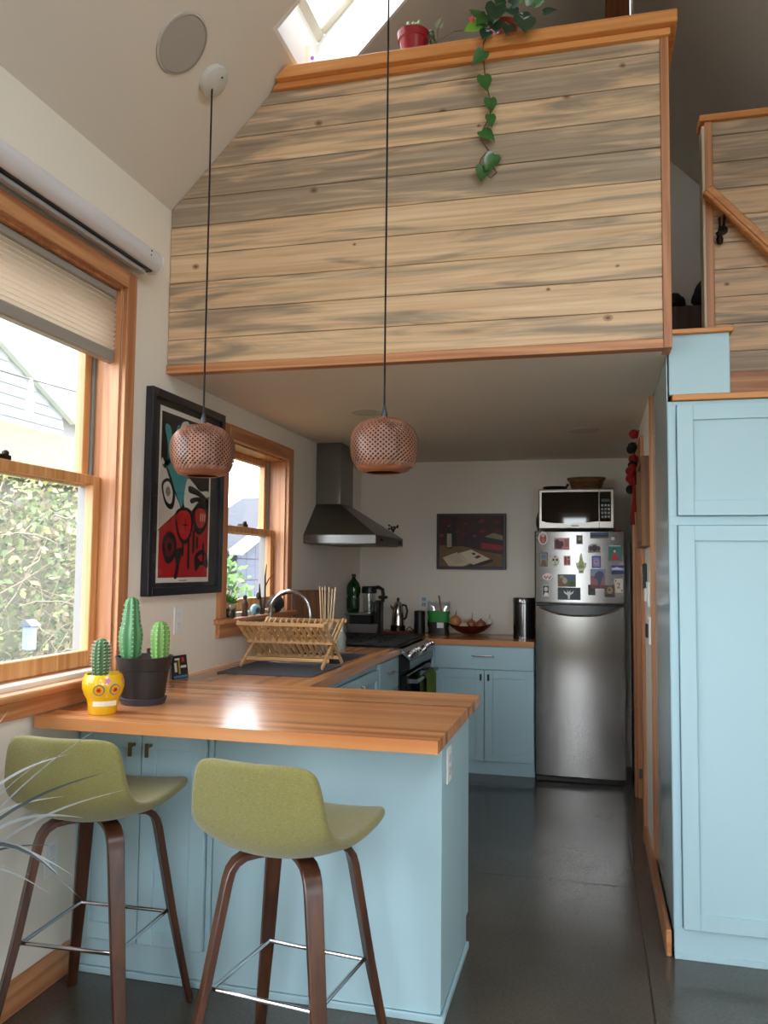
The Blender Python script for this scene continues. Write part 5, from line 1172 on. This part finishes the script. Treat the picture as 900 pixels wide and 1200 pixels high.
# ================================================================== BAR STOOLS
def make_stool(label):
    t = thing('bar_stool', label, 'stool', (0, 0, 0), group='olive bar stools')
    fab = M('olive_fabric', (122, 116, 63), .95, var=.2, vscale=150, bump=.5, bscale=500, stretch=(1, 1, 2.2), sheen=.3)
    # profile front edge -> seat -> up the back
    prof = [(.212, .684, .175), (.205, .690, .196), (.16, .690, .208), (.09, .680, .213), (.02, .670, .214), (-.06, .662, .213), (-.13, .662, .209), (-.175, .681, .204), (-.200, .718, .200), (-.214, .765, .195), (-.228, .828, .187), (-.238, .883, .175), (-.240, .903, .152)]
    nu = 12; vs = []
    for i, (y, z, w) in enumerate(prof):
        back = max(0, (i-6)/6)
        for j in range(nu+1):
            u = -1+2*j/nu; x = w*u
            yy = y+.055*back*u*u*(1 if i > 6 else 0)
            zz = z+(1-back)*.014*abs(u)**2.5*(1 if i > 0 else .5)
            zz += {3: .006, 4: .012, 5: .022, 6: .036, 7: .044, 8: .036, 9: .018}.get(i, 0)*abs(u)**2.2
            if i > 9: zz -= {10: .0, 11: .004, 12: .012}[i]*abs(u)**6-.010
            yy -= .02*back*abs(u)**4
            vs.append((x, yy, zz))
    b = B(); b.add(vs, [(i*(nu+1)+j, i*(nu+1)+j+1, (i+1)*(nu+1)+j+1, (i+1)*(nu+1)+j) for i in range(len(prof)-1) for j in range(nu)])
    s_ = b.build('seat_shell', fab, t, smooth=True, local=True)
    md = s_.modifiers.new('thick', 'SOLIDIFY'); md.thickness = .030; md.offset = 0
    md = s_.modifiers.new('round', 'SUBSURF'); md.levels = 2; md.render_levels = 2
    b = B(); b.box(-.075, .075, -.075, .075, .636, .650); b.build('mount_plate', black_m, t, .002, local=True)
    wm = walnut('z')
    for sx_ in (-1, 1):
        for sy_ in (-1, 1):
            d = Vector((sx_, sy_, 0)).normalized(); tn = Vector((-d.y, d.x, 0))
            path = [(.03, .632), (.10, .634), (.135, .630), (.158, .617), (.172, .597), (.180, .570), (.232, .3), (.300, .0)]
            wd = [.046, .048, .049, .049, .048, .047, .040, .030]; th = [.016, .017, .018, .019, .02, .021, .021, .018]
            vs = []
            for i, (r, z) in enumerate(path):
                p = d*r+Vector((0, 0, z)); a_ = path[max(i-1, 0)]; c_ = path[min(i+1, len(path)-1)]
                tg = (d*(c_[0]-a_[0])+Vector((0, 0, c_[1]-a_[1]))).normalized() if i < len(path)-1 else Vector((0, 0, -1))
                nn = tn.cross(tg)
                vs += [p+tn*(wd[i]/2)*e+nn*(th[i]/2)*f for e, f in ((-1,-1),(1,-1),(1,1),(-1,1))]
            k = len(path); fs = [(i*4+j, i*4+(j+1) % 4, i*4+4+(j+1) % 4, i*4+4+j) for i in range(k-1) for j in range(4)]+[(3,2,1,0), tuple(range(4*k-4, 4*k))]
            lg = B().add(vs, fs).build('leg', wm, t, .0025, local=True, smooth=True)
    c = .152; b = B(); z = .3
    for p, q_ in (((-c,-c),(c,-c)), ((c,-c),(c,c)), ((c,c),(-c,c)), ((-c,c),(-c,-c))):
        b.cyl((p[0], p[1], z), (q_[0], q_[1], z), .0062, n=10); b.ball((p[0], p[1], z), .0072, nu=10, nv=6)
    b.build('footrest', chrome_m, t, smooth=True, local=True)
    return t
st1 = make_stool('olive fabric bar stool with walnut legs beneath the cacti, nearer the left wall')
st2 = copy_tree(st1); st2['label'] = 'olive fabric bar stool with walnut legs before the plain panel of the peninsula'
st1.location = (-1.476, 2.304, 0); st1.rotation_euler.z = math.radians(2)
st2.location = (-.802, 2.185, 0); st2.rotation_euler.z = math.radians(-7.3)

# ================================================================== SPIDER PLANT by the window
sp2 = thing('spider_plant', 'silvery strap-leaved plant in a tall grey planter by the left wall', 'plant', (-1.56, 1.58, 0))
B().lathe([(.001, 0), (.11, 0), (.14, .58), (.145, .60), (.13, .60), (.125, .55), (.001, .55)], (-1.56, 1.58, 0), 32).build('planter', M('planter_grey', (120, 122, 124), .6), sp2, smooth=True)
B().lathe([(.001, .55), (.125, .55), (.125, .565), (.001, .575)], (-1.56, 1.58, 0), 20).build('soil', M('soil', (52, 38, 28), .9), sp2)
silv = M('silver_leaf', (226, 230, 230), .3, var=.15, vscale=10, stretch=(1, 1, 6)); silv2 = M('grey_leaf', (96, 108, 112), .4, var=.2, vscale=10)
def strap(p0, p1, arch, w, mat, droop=0.):
    p0, p1 = Vector(p0), Vector(p1); n = 14; d = (p1-p0); s_ = (d.cross(Vector((0,0,1))).normalized()+Vector((0, 0, .75))).normalized()
    vs = []
    for i in range(n+1):
        t = i/n; p = p0+d*t+Vector((0, 0, arch*math.sin(PI*t)-droop*t**3)); ww = w*(math.sin(PI*min(1, .25+.75*t)) if t < 1 else 0)*(1-.3*t)+.0003
        vs += [p-s_*ww, p+Vector((0, 0, -.3*ww)), p+s_*ww]
    fs = []
    for i in range(n):
        for j in (0, 1): fs.append((3*i+j, 3*i+j+1, 3*i+4+j, 3*i+3+j))
    B().add(vs, fs).build('leaf', mat, sp2, smooth=True)
ends = [((-1.245, 1.94, .985), .05), ((-1.30, 1.88, .92), .09), ((-1.22, 1.92, .87), .07), ((-1.163, 1.92, .83), .06), ((-1.34, 1.92, .80), .08), ((-1.30, 1.95, .74), .10), ((-1.36, 1.90, .68), .06), ((-1.28, 1.88, .62), .13), ((-1.30, 1.93, .55), .16), ((-1.36, 1.9, .56), .10), ((-1.235, 1.86, .57), .17), ((-1.40, 1.95, .90), .05), ((-1.42, 1.9, .60), .08),
        ((-1.72, 1.30, .8), .12), ((-1.30, 1.35, .7), .15), ((-1.60, 1.15, .75), .14), ((-1.66, 1.95, .95), .06), ((-1.5, 1.9, 1.02), .03), ((-1.70, 1.75, .98), .05), ((-1.40, 1.30, .85), .1)]
for k, (e, ar) in enumerate(ends): strap((-1.56+.03*math.cos(k*2.4), 1.58+.03*math.sin(k*2.4), .57), e, ar, .014+.003*(k % 3), silv if k % 4 != 2 else silv2)

# ================================================================== LOFT RAIL PLANTS
CZ = 3.5005
def leaf_heart(parent, p, d, L, mat, tilt=0.):
    d = Vector(d).normalized(); s_ = d.cross(Vector((.3, -1, .25))).normalized(); n = s_.cross(d).normalized(); P = Vector(p)
    if n.dot(Vector((0, -1, 0))) < 0: n = -n
    w = L*.40
    pr = [(0, 0), (-.12, .55), (.02, .92), (.3, 1.0), (.62, .62), (.85, .24), (1.0, 0)]
    vs = [P+d*L*t for t, _ in pr]
    mid = [P+d*L*t-n*L*.05 for t in (0, .05, .15, .35, .62, .85, 1.0)]
    vs = mid+[P+d*L*t+s_*w*q+n*L*.04*q for t, q in pr]+[P+d*L*t-s_*w*q+n*L*.04*q for t, q in pr]
    fs = []
    for i in range(6): fs += [(i, i+1, 8+i, 7+i), (i+1, i, 14+i, 15+i)]
    b = B().add(vs, fs); return b.build('leaf', mat, parent, smooth=True, merge=True)
lg = M('pothos_green', (52, 98, 40), .35, var=.3, vscale=25, coat=.3); lg2 = M('pothos_dark', (34, 62, 40), .3, var=.3, vscale=25, coat=.3); lg3 = M('pothos_lime', (112, 168, 52), .4, var=.2, vscale=25)
rp_ = thing('red_pot_plant', 'small succulent in a glossy red pot on the loft rail', 'plant', (-.70, 3.19, CZ))
B().lathe([(.001, CZ), (.046, CZ), (.058, CZ+.075), (.064, CZ+.078), (.067, CZ+.108), (.06, CZ+.108), (.057, CZ+.09), (.001, CZ+.09)], (-.703, 3.185, 0), 30).build('pot', M('red_glaze', (150, 22, 36), .25, coat=.5), rp_, smooth=True)
random.seed(21)
for k in range(11):
    a = k*2.399; r = .012+.032*(k/11); x, y = -.703+r*math.cos(a), 3.185+r*math.sin(a); h = .03+.03*random.random()
    B().tube([(x, y, CZ+.09), (x+.004, y, CZ+.10+h*.6), (x+.006*math.cos(a), y, CZ+.10+h)], [.010, .012, .005], 8).build('stem', M('succ_stem', (122, 146, 82), .5, var=.3, vscale=30), rp_, smooth=True)
for k in range(5):
    z = CZ+.10-k*.018; B().ball((-.628+.004*k, 3.18-.006*(k % 2), z), .014, .012, .013, 10, 7).build('bead', M('succ_dark', (58, 84, 44), .5, var=.3, vscale=30), rp_, smooth=True)
B().tube([(-.64, 3.17, CZ+.085), (-.60, 3.16, CZ+.03), (-.595, 3.15, CZ+.09), (-.575, 3.15, CZ+.13)], .003, 6).build('stem', M('dry_twig', (128, 96, 66), .8), rp_, smooth=True)
leaf_heart(rp_, (-.59, 3.15, CZ+.10), (.2, 0, 1), .04, M('grey_leaf_top', (140, 146, 120), .5))
iv = thing('trailing_vine', 'heart-leaved vine in a pot on the loft rail trailing down the pine boards', 'plant', (-.33, 3.19, CZ))
B().lathe([(.001, CZ), (.042, CZ), (.055, CZ+.085), (.058, CZ+.09), (.05, CZ+.09), (.048, CZ+.075), (.001, CZ+.075)], (-.33, 3.19, 0), 24).build('pot', M('vine_pot', (168, 60, 44), .5), iv, smooth=True)
vt = M('vine_stem', (96, 66, 44), .7)
vine = [(-.34, 3.17, CZ+.08), (-.37, 3.10, CZ+.04), (-.40, 3.076, CZ-.05), (-.40, 3.09, 3.40), (-.395, 3.11, 3.33), (-.378, 3.128, 3.25), (-.378, 3.135, 3.19), (-.41, 3.138, 3.135), (-.415, 3.137, 3.10), (-.385, 3.135, 3.05), (-.36, 3.135, 3.025), (-.37, 3.134, 2.985), (-.352, 3.13, 2.955)]
B().tube(vine, .0026, 6).build('vine', vt, iv, smooth=True)
B().tube([(-.385, 3.135, 3.05), (-.415, 3.135, 3.02), (-.425, 3.135, 2.985), (-.40, 3.132, 2.96), (-.375, 3.13, 2.935), (-.352, 3.13, 2.955)], .0022, 6).build('vine', vt, iv, smooth=True)
B().tube([(-.345, 3.17, CZ+.07), (-.43, 3.10, CZ+.03), (-.52, 3.11, CZ+.045), (-.60, 3.14, CZ+.03)], .002, 6).build('vine', vt, iv, smooth=True)
crown = [(-.35, 3.09, CZ+.115, -.1, -.3, -1, .105, 1), (-.39, 3.10, CZ+.085, -.5, -.4, -.8, .075, 0), (-.40, 3.11, CZ+.06, -.9, -.3, -.6, .07, 0), (-.42, 3.10, CZ+.05, -.9, -.3, -.5, .07, 2), (-.36, 3.11, CZ+.06, .2, -.3, -.9, .075, 1), (-.30, 3.10, CZ+.10, .4, -.3, -.7, .075, 1), (-.27, 3.12, CZ+.13, -.1, -.2, 1, .06, 2),
         (-.29, 3.10, CZ+.115, .5, -.3, .3, .075, 1), (-.25, 3.10, CZ+.07, .3, -.4, -.8, .07, 1), (-.24, 3.07, CZ+.03, .05, -.45, -.8, .115, 1), (-.20, 3.09, CZ+.09, .8, -.3, .2, .06, 0), (-.17, 3.10, CZ+.06, .9, -.2, -.1, .055, 1), (-.33, 3.12, CZ+.13, -.5, -.2, .7, .06, 1), (-.42, 3.12, CZ+.10, -.8, -.2, .5, .05, 0),
         (-.30, 3.08, CZ+.02, -.1, -.4, -.9, .07, 1), (-.385, 3.085, CZ+.01, -.2, -.5, -.8, .07, 1), (-.22, 3.12, CZ+.11, .2, -.2, .8, .06, 0), (-.31, 3.10, CZ+.15, .1, -.2, .9, .055, 2), (-.26, 3.10, CZ+.04, .6, -.4, -.4, .08, 0)]
for x, y, z, a, c, d, L, m in crown: leaf_heart(iv, (x, y, z), (a, c, d), L, (lg, lg2, lg3)[m])
for x, y, z, a, d, L in ((-.395, 3.076, 3.42, -.6, -.8, .075), (-.40, 3.10, 3.335, .2, -1, .075), (-.378, 3.128, 3.255, .1, -1, .065), (-.378, 3.132, 3.19, .15, -1, .055), (-.41, 3.134, 3.13, .7, -.7, .075), (-.36, 3.13, 3.025, -.5, -.9, .08), (-.405, 3.13, 2.985, -.1, -1, .07)):
    leaf_heart(iv, (x, y-.004, z), (a, -.12, d), L, lg)
b = B(); petal(b, (-.445, 3.08, CZ+.045), (.2, -.3, .9), .03, .012); b.build('flower', M('red_petal', (206, 70, 60), .5), iv)
# card standing on the rail below the skylight
cd = thing('painted_card', 'cream folded card with violet marks standing on the rail under the skylight', 'card', (-1.16, 3.24, CZ))
B().prism([(-1.225, 3.235, CZ), (-1.165, 3.235, CZ), (-1.19, 3.27, CZ+.19), (-1.215, 3.27, CZ+.19)], (0, .004, 0)).build('sheet', M('cream_card', (232, 214, 186), .7), cd)
B().prism([(-1.185, 3.222, CZ), (-1.135, 3.222, CZ), (-1.165, 3.262, CZ+.15), (-1.18, 3.262, CZ+.16)], (0, .004, 0)).build('sheet', M('white_card', (232, 228, 230), .7), cd)
for k in range(4): B().ball((-1.155-.004*k, 3.224+.008*k, CZ+.02+.032*k), .006+.002*(k % 2), .003, .009, 8, 6).build('mark', M('violet_ink', (170, 90, 190), .6), cd)
# steel rod and timber post of the loft
rd = thing('steel_rod', 'thin steel rod rising from the loft rail to the roof', 'rod', (.165, 3.21, CZ))
B().cyl((.165, 3.21, CZ+.004), (.165, 3.21, zR(.165)-.002), .009, n=12).build('rod', chrome_m, rd, smooth=True); B().lathe([(.001, CZ), (.028, CZ), (.028, CZ+.005), (.010, CZ+.012)], (.165, 3.21, 0), 16).build('foot_flange', chrome_m, rd, smooth=True)
struct(box('trim_2', wood('ridge_post', (92, 44, 22), (130, 70, 38), 'z'), None, .093, .222, 4.45, 4.59, 2.4405, 4.80, .004), 'dark reddish timber post carrying the ridge above the loft')
rg2 = thing('ceiling_ring', 'thin ring of a flush fitting in the right roof slope', 'ceiling light', (.70, 3.6, zR(.70)))
q = Vector((MR, 0, 1)).normalized().to_track_quat('Z', 'Y').to_matrix(); 
for nm, pr, m in (('rim', [(.07, -.006), (.078, -.004), (.08, 0), (.07, 0)], M('grille_rim', (186, 178, 170), .7)), ('lens', [(.001, -.003), (.07, -.003), (.07, 0), (.001, 0)], M('light_lens', (214, 208, 200), .5))):
    b = B().lathe(pr, (0,0,0), 32); 
    if nm == 'rim': b.f = b.f[:-2]
    b.v = [tuple(q @ Vector(v)) for v in b.v]; b.build(nm, m, rg2, smooth=True, local=True)
# bed in the loft seen through the stairhead
bd = thing('loft_bed', 'low bed with a ribbed brown blanket up in the loft', 'bed', (1.0, 5.2, 2.44))
box('mattress', M('mattress', (200, 194, 186), .8), bd, .36, 1.75, 4.62, 6.1, 2.445, 2.80, .03)
b = B()
def bl(u, v):
    x = .345+1.42*u; s_ = v*2.0
    rp2 = .004*math.sin(u*150)
    if s_ < .36: return (x, 4.60+rp2, 2.455+s_)
    if s_ < .42: a = (s_-.36)/.06*PI/2; return (x, 4.60+.03*(1-math.cos(a))+rp2, 2.815+.022*math.sin(a))
    return (x, 4.63+(s_-.42), 2.838+.003*math.sin(u*25+s_*9))
b.grid(bl, 150, 30); b.build('blanket', M('brown_blanket', (78, 60, 50), .95, bump=.5, bscale=260), bd, smooth=True)
for k, (x, y, z, rx, ry, rz_, rgb, l) in enumerate(((.44, 4.82, 2.90, .09, .14, .055, (30, 30, 36), 'dark cushion'), (.66, 4.78, 2.935, .11, .12, .09, (26, 26, 30), 'black bundled bag'))):
    b = B().ball((x, y, z), rx, ry, rz_, 18, 12); b.v = [(v[0]+.008*math.sin(v[2]*60), v[1]+.008*math.sin(v[0]*50), max(2.8395+.003, v[2]+.006*math.sin(v[0]*70+v[1]*40))) for v in b.v]
    tag(b.build(l.replace(' ', '_'), M('soft_%d' % k, rgb, .9, bump=.3, bscale=100), smooth=True), l + ' lying on the brown blanket in the loft', 'bedding')

# ================================================================== KITCHEN RIGHT WALL
fr2 = thing('shadow_box', 'deep wooden picture frame hanging on the kitchen side wall', 'picture', (KR, 4.15, 1.53))
y0, y1, z0, z1 = 3.92+.0, 4.50, 1.52, 1.95; rw = wood('rustic_wood', (96, 62, 36), (146, 104, 66), 'z', .6)
y0 = 4.062
for a in ((y0, y0+.03, z0, z1), (y1-.03, y1, z0, z1), (y0+.03, y1-.03, z0, z0+.03), (y0+.03, y1-.03, z1-.03, z1)): box('frame', rw, fr2, KR-.04, KR-.0005, *a)
bk_ = box('backing', M('dark_backing', (54, 50, 46), .5), fr2, KR-.014, KR-.0005, y0+.03, y1-.03, z0+.03, z1-.03, 0); box('sheet', white_p, fr2, KR-.018, KR-.014, y0+.12, y1-.12, z0+.10, z1-.12, 0)
gl_ = thing('pompom_garland', 'garland of red and black felt balls hanging at the door casing', 'garland', (KR-.03, 4.72, 1.72))
random.seed(9)
pm = [(4.60, 2.14, 0), (4.66, 2.08, 1), (4.62, 2.06, 1), (4.72, 2.02, 0), (4.68, 1.98, 1), (4.78, 1.96, 0), (4.74, 1.94, 0), (4.70, 1.95, 0), (4.80, 1.92, 0), (4.76, 1.90, 0), (4.66, 1.96, 0), (4.82, 1.86, 1)]
for k, (y, z, m) in enumerate(pm):
    b = B().ball((KR-.045-.006*(k % 3), y, z), .026, .026, .026, 12, 8); b.v = [(v[0]+.0015*math.sin(v[1]*900), v[1]+.0015*math.sin(v[2]*900), v[2]) for v in b.v]
    b.build('felt_ball', (M('felt_red', (142, 22, 24), .95), M('felt_black', (26, 20, 22), .95))[m], gl_, smooth=True)
B().tube([(KR-.02, 4.59, 2.16), (KR-.04, 4.66, 2.06), (KR-.045, 4.74, 1.95), (KR-.045, 4.82, 1.84)], .003, 6).build('string', M('felt_red', (142, 22, 24), .95), gl_)
for y, z0_, z1_ in ((4.82, 1.66, 1.80), (4.64, 1.72, 1.92)): B().tube([(KR-.045, y, z1_), (KR-.045, y, (z0_+z1_)/2), (KR-.045, y, z0_)], [.003, .009, .011], 8).build('tassel', M('felt_red', (142, 22, 24), .95), gl_, smooth=True)
th = thing('thermostat', 'small black wall controller on the kitchen side wall', 'thermostat', (KR, 4.42, 1.32)); box('case', black_m, th, KR-.018, KR-.0005, 4.36, 4.46, 1.31, 1.44, .004); box('screen', M('display', (40, 70, 74), .2), th, KR-.0195, KR-.018, 4.38, 4.44, 1.37, 1.42, 0)
for k, (y, z, h, l) in enumerate(((4.20, 1.29, .12, 'upper white switch plate beside the black wall controller'), (4.15, 1.12, .13, 'lower white switch plate with a dark dimmer on the side wall'))):
    t = thing('wall_switch', l, 'switch', (KR, y, z-h/2)); box('plate', white_p, t, KR-.012, KR-.0005, y-.06, y+.06, z-h/2, z+h/2, .003); box('rocker', M('rocker_white', (222, 224, 226), .35) if k == 0 else black_m, t, KR-.024, KR-.012, y-.03, y+.02, z-.035, z+.03, .003)
nt_ = tag(box('paper_note', M('note_paper', (226, 222, 212), .8), None, KR-.004, KR-.0005, 4.10, 4.16, 1.33, 1.40, 0), 'small paper note pinned above the switches on the side wall', 'paper')

# ================================================================== OUTSIDE
grd = B().box(-40, 30, -20, 45, -.55, -.45).build('ground', M('garden_soil', (88, 92, 66), .95, var=.3, vscale=3)); struct(grd, 'garden ground')
nh = thing('neighbour_house', 'pale grey clapboard neighbour house with white rake board beyond the hedge', 'building', (-8, 6, -.45))
nm_ = M('clapboard', (116, 118, 118), .7)
rake = lambda y: 4.17-.495*(y-8.42)
B().prism([(-7.05, 1.0, -.45), (-7.05, 9.75, -.45), (-7.05, 9.75, rake(9.75)-.04), (-7.05, 4.2, rake(4.2)-.04), (-7.05, 1.0, rake(4.2)-1.6)], (-4, 0, 0)).build('wall', nm_, nh)
for k in range(16):
    z = 2.7+k*.135
    ye = min(9.75, 8.42+(4.17-z-.16)/.495)
    if ye < 4: break
    B().prism([(-7.05, 4.0, z), (-7.02, 4.0, z), (-7.035, 4.0, z+.14), (-7.05, 4.0, z+.14)], (0, ye-4.0, 0)).build('clapboard', nm_, nh)
B().obox((-6.99, 4.2, rake(4.2)), (-6.99, 9.95, rake(9.95)), .09, .15, (0, 0, 1)).build('rake_board', M('white_trim', (190, 190, 188), .6), nh)
rm_ = M('grey_shingle', (98, 100, 102), .9, var=.25, vscale=6, stretch=(1, 3, 10))
rf = thing('shingle_roof_house', 'large grey shingled roof rising behind the neighbour house', 'building', (-11, 14, -.45))
B().box(-13.5, -9.2, 9.0, 17.5, -.45, 4.1).build('wall', nm_, rf)
for k in range(18):
    x = -8.9-.2*k; z = 4.0+.2*k; B().prism([(x, 8.8, z), (x-.22, 8.8, z+.22), (x-.22, 8.8, z+.17), (x, 8.8, z-.05)], (0, 9, 0)).build('shingle_course', rm_, rf)
mo = thing('mossy_roof', 'low shed roof with green moss on its shingle courses in front of the clapboard wall', 'building', (-6.2, 9, -.45))
B().box(-6.98, -5.75, 3.0, 10.9, -.45, 2.35).build('wall', M('shed_wall', (120, 116, 106), .8), mo)
mm = M('mossy_shingle', (96, 104, 66), .95, var=.4, vscale=5, stretch=(1, 1, 4))
for k in range(9):
    x = -5.5-.175*k; z = 2.28+.1*k; B().prism([(x, 2.8, z), (x-.185, 2.8, z+.106), (x-.185, 2.8, z+.06), (x, 2.8, z-.03)], (0, 8.2, 0)).build('shingle_course', mm, mo)
# fence boards behind the vines
fe = thing('board_fence', 'weathered brown board fence behind the vines', 'fence', (-5.2, 7, -.45)); fwm = wood('fence_wood', (98, 84, 70), (140, 122, 102), 'z', .8, .15)
for k in range(42): 
    y = 4.2+k*.125; B().box(-5.24, -5.22, y, y+.118, -.45, 1.75+.02*(k % 3)).build('fence_board', fwm, fe)
for z in (.1, 1.3): B().box(-5.28, -5.24, 4.2, 9.45, z, z+.09).build('rail', fwm, fe)
def foliage(c, r, n, size, seed):
    rn = random.Random(seed); b = B(); vs = []; fs = []
    for i in range(n):
        while True:
            p = Vector((rn.uniform(-1, 1), rn.uniform(-1, 1), rn.uniform(-1, 1)))
            if .35 < p.length < 1: break
        P = Vector((c[0]+p.x*r[0], c[1]+p.y*r[1], c[2]+p.z*r[2]))
        d = Vector((rn.gauss(0, 1), rn.gauss(0, 1), rn.gauss(0, .7))).normalized(); e = d.orthogonal().normalized(); L = size*rn.uniform(.6, 1.3); k = len(vs)
        vs += [P, P+d*L*.5+e*L*.3, P+d*L, P+d*L*.5-e*L*.3]; fs.append((k, k+1, k+2, k+3))
    b.add(vs, fs); return b
hg = thing('hedge', 'overgrown vine hedge with bare twigs along the fence outside the large window', 'hedge', (-4.9, 7, -.45))
for s_, (m, n) in enumerate(((M('hedge_green', (110, 124, 82), .8), 5200), (M('hedge_dry', (146, 134, 108), .9), 4200), (M('hedge_yellow', (174, 178, 116), .8), 1500))):
    o = foliage((-4.87, 6.2, 1.0), (.24, 2.2, 1.25), n, .075, 40+s_).build('foliage', m, hg); o['kind'] = 'stuff'
rn = random.Random(77); b = B()
for k in range(170):
    y = rn.uniform(4.4, 7.8); z = rn.uniform(.1, 1.9); p = Vector((rn.uniform(-4.8, -4.68), y, z)); pts = [p]
    d = Vector((rn.uniform(-.2, .2), rn.uniform(-1, 1), rn.uniform(-.6, .9)))
    for i in range(4): d = d+Vector((rn.gauss(0, .15), rn.gauss(0, .3), rn.gauss(0, .3))); pts.append(pts[-1]+d*.18)
    b.tube(pts, [.007, .006, .005, .004, .002], 4)
o = b.build('twigs', M('bare_twig', (156, 140, 120), .9), hg); o['kind'] = 'stuff'
B().box(-4.98, -4.9, 4, 8.3, -.45, 1.5).build('thicket', M('hedge_core', (116, 112, 92), 1.), hg)
# shed and shrub outside the small window
sd = thing('garden_shed', 'slate violet shingled shed outside the small window', 'building', (-5.6, 12.6, -.45)); sm_ = M('slate_violet', (84, 86, 102), .8, var=.05)
B().prism([(-5.04, 11.12, -.45), (-5.04, 14, -.45), (-5.04, 14, 2.66), (-5.04, 11.12, 1.62)], (-1.2, 0, 0)).build('wall', M('shed_gap', (52, 54, 64), .8), sd)
for i in range(9):
    for j in range(7):
        y0 = 11.12+.34*i; z0 = -.4+.32*j; zt_ = min(z0+.31, 1.62+.36*(y0+.1-11.12))
        if zt_-z0 > .05: B().box(-5.04, -5.02, y0, y0+.33, z0, zt_).build('shingle', sm_, sd)
B().obox((-4.95, 10.9, 1.60), (-4.95, 14.2, 2.79), .2, .08, (0, 0, 1)).build('rake_board', M('white_trim', (190, 190, 188), .6), sd)
sr = thing('shrub', 'leafy green shrub beside the violet shed outside the small window', 'shrub', (-4.0, 8.5, -.45))
o = foliage((-4.0, 8.5, .5), (.38, .5, 1.05), 1300, .11, 60).build('foliage', M('shrub_green', (104, 132, 78), .7), sr); o['kind'] = 'stuff'
b = B()
for k in range(5): b.tube([(-4.0, 8.5, -.45), (-4.0+.1*math.cos(k), 8.5+.15*math.sin(k), .4), (-4.0+.25*math.cos(k*2), 8.5+.35*math.sin(k*2), 1.2)], [.02, .014, .005], 5)
b.build('stems', M('bare_twig', (156, 140, 120), .9), sr)
# string light
sl = thing('string_light', 'outdoor string light with a clear bulb outside the large window', 'string light', (-3.5, 4.5, 2.4))
B().tube([(-3.5, 2.2+.3*i, 2.50+.11*((i-8)/8)**2+.012*i) for i in range(17)], .006, 6).build('cord', black_m, sl, smooth=True)
B().lathe([(.016, 2.49), (.018, 2.55), (.008, 2.60), (.001, 2.60)], (-3.5, 4.508, 0), 12).build('socket', M('socket_pale', (206, 206, 202), .5), sl, smooth=True)
B().lathe([(.001, 2.36), (.022, 2.37), (.034, 2.41), (.028, 2.45), (.014, 2.49), (.001, 2.49)], (-3.5, 4.508, 0), 16).build('bulb', thin_glass('bulb_glass', (.9, .9, .88), .2), sl, smooth=True)
bf = thing('bird_feeder', 'small pale blue bird feeder hanging in the hedge', 'feeder', (-4.2, 5.51, .74)); B().box(-4.24, -4.16, 5.47, 5.55, .74, .93).build('box', M('feeder_blue', (140, 160, 200), .6), bf, .01); B().prism([(-4.26, 5.45, .93), (-4.14, 5.45, .93), (-4.2, 5.45, .98)], (0, .12, 0)).build('roof', M('feeder_roof', (90, 96, 112), .7), bf)
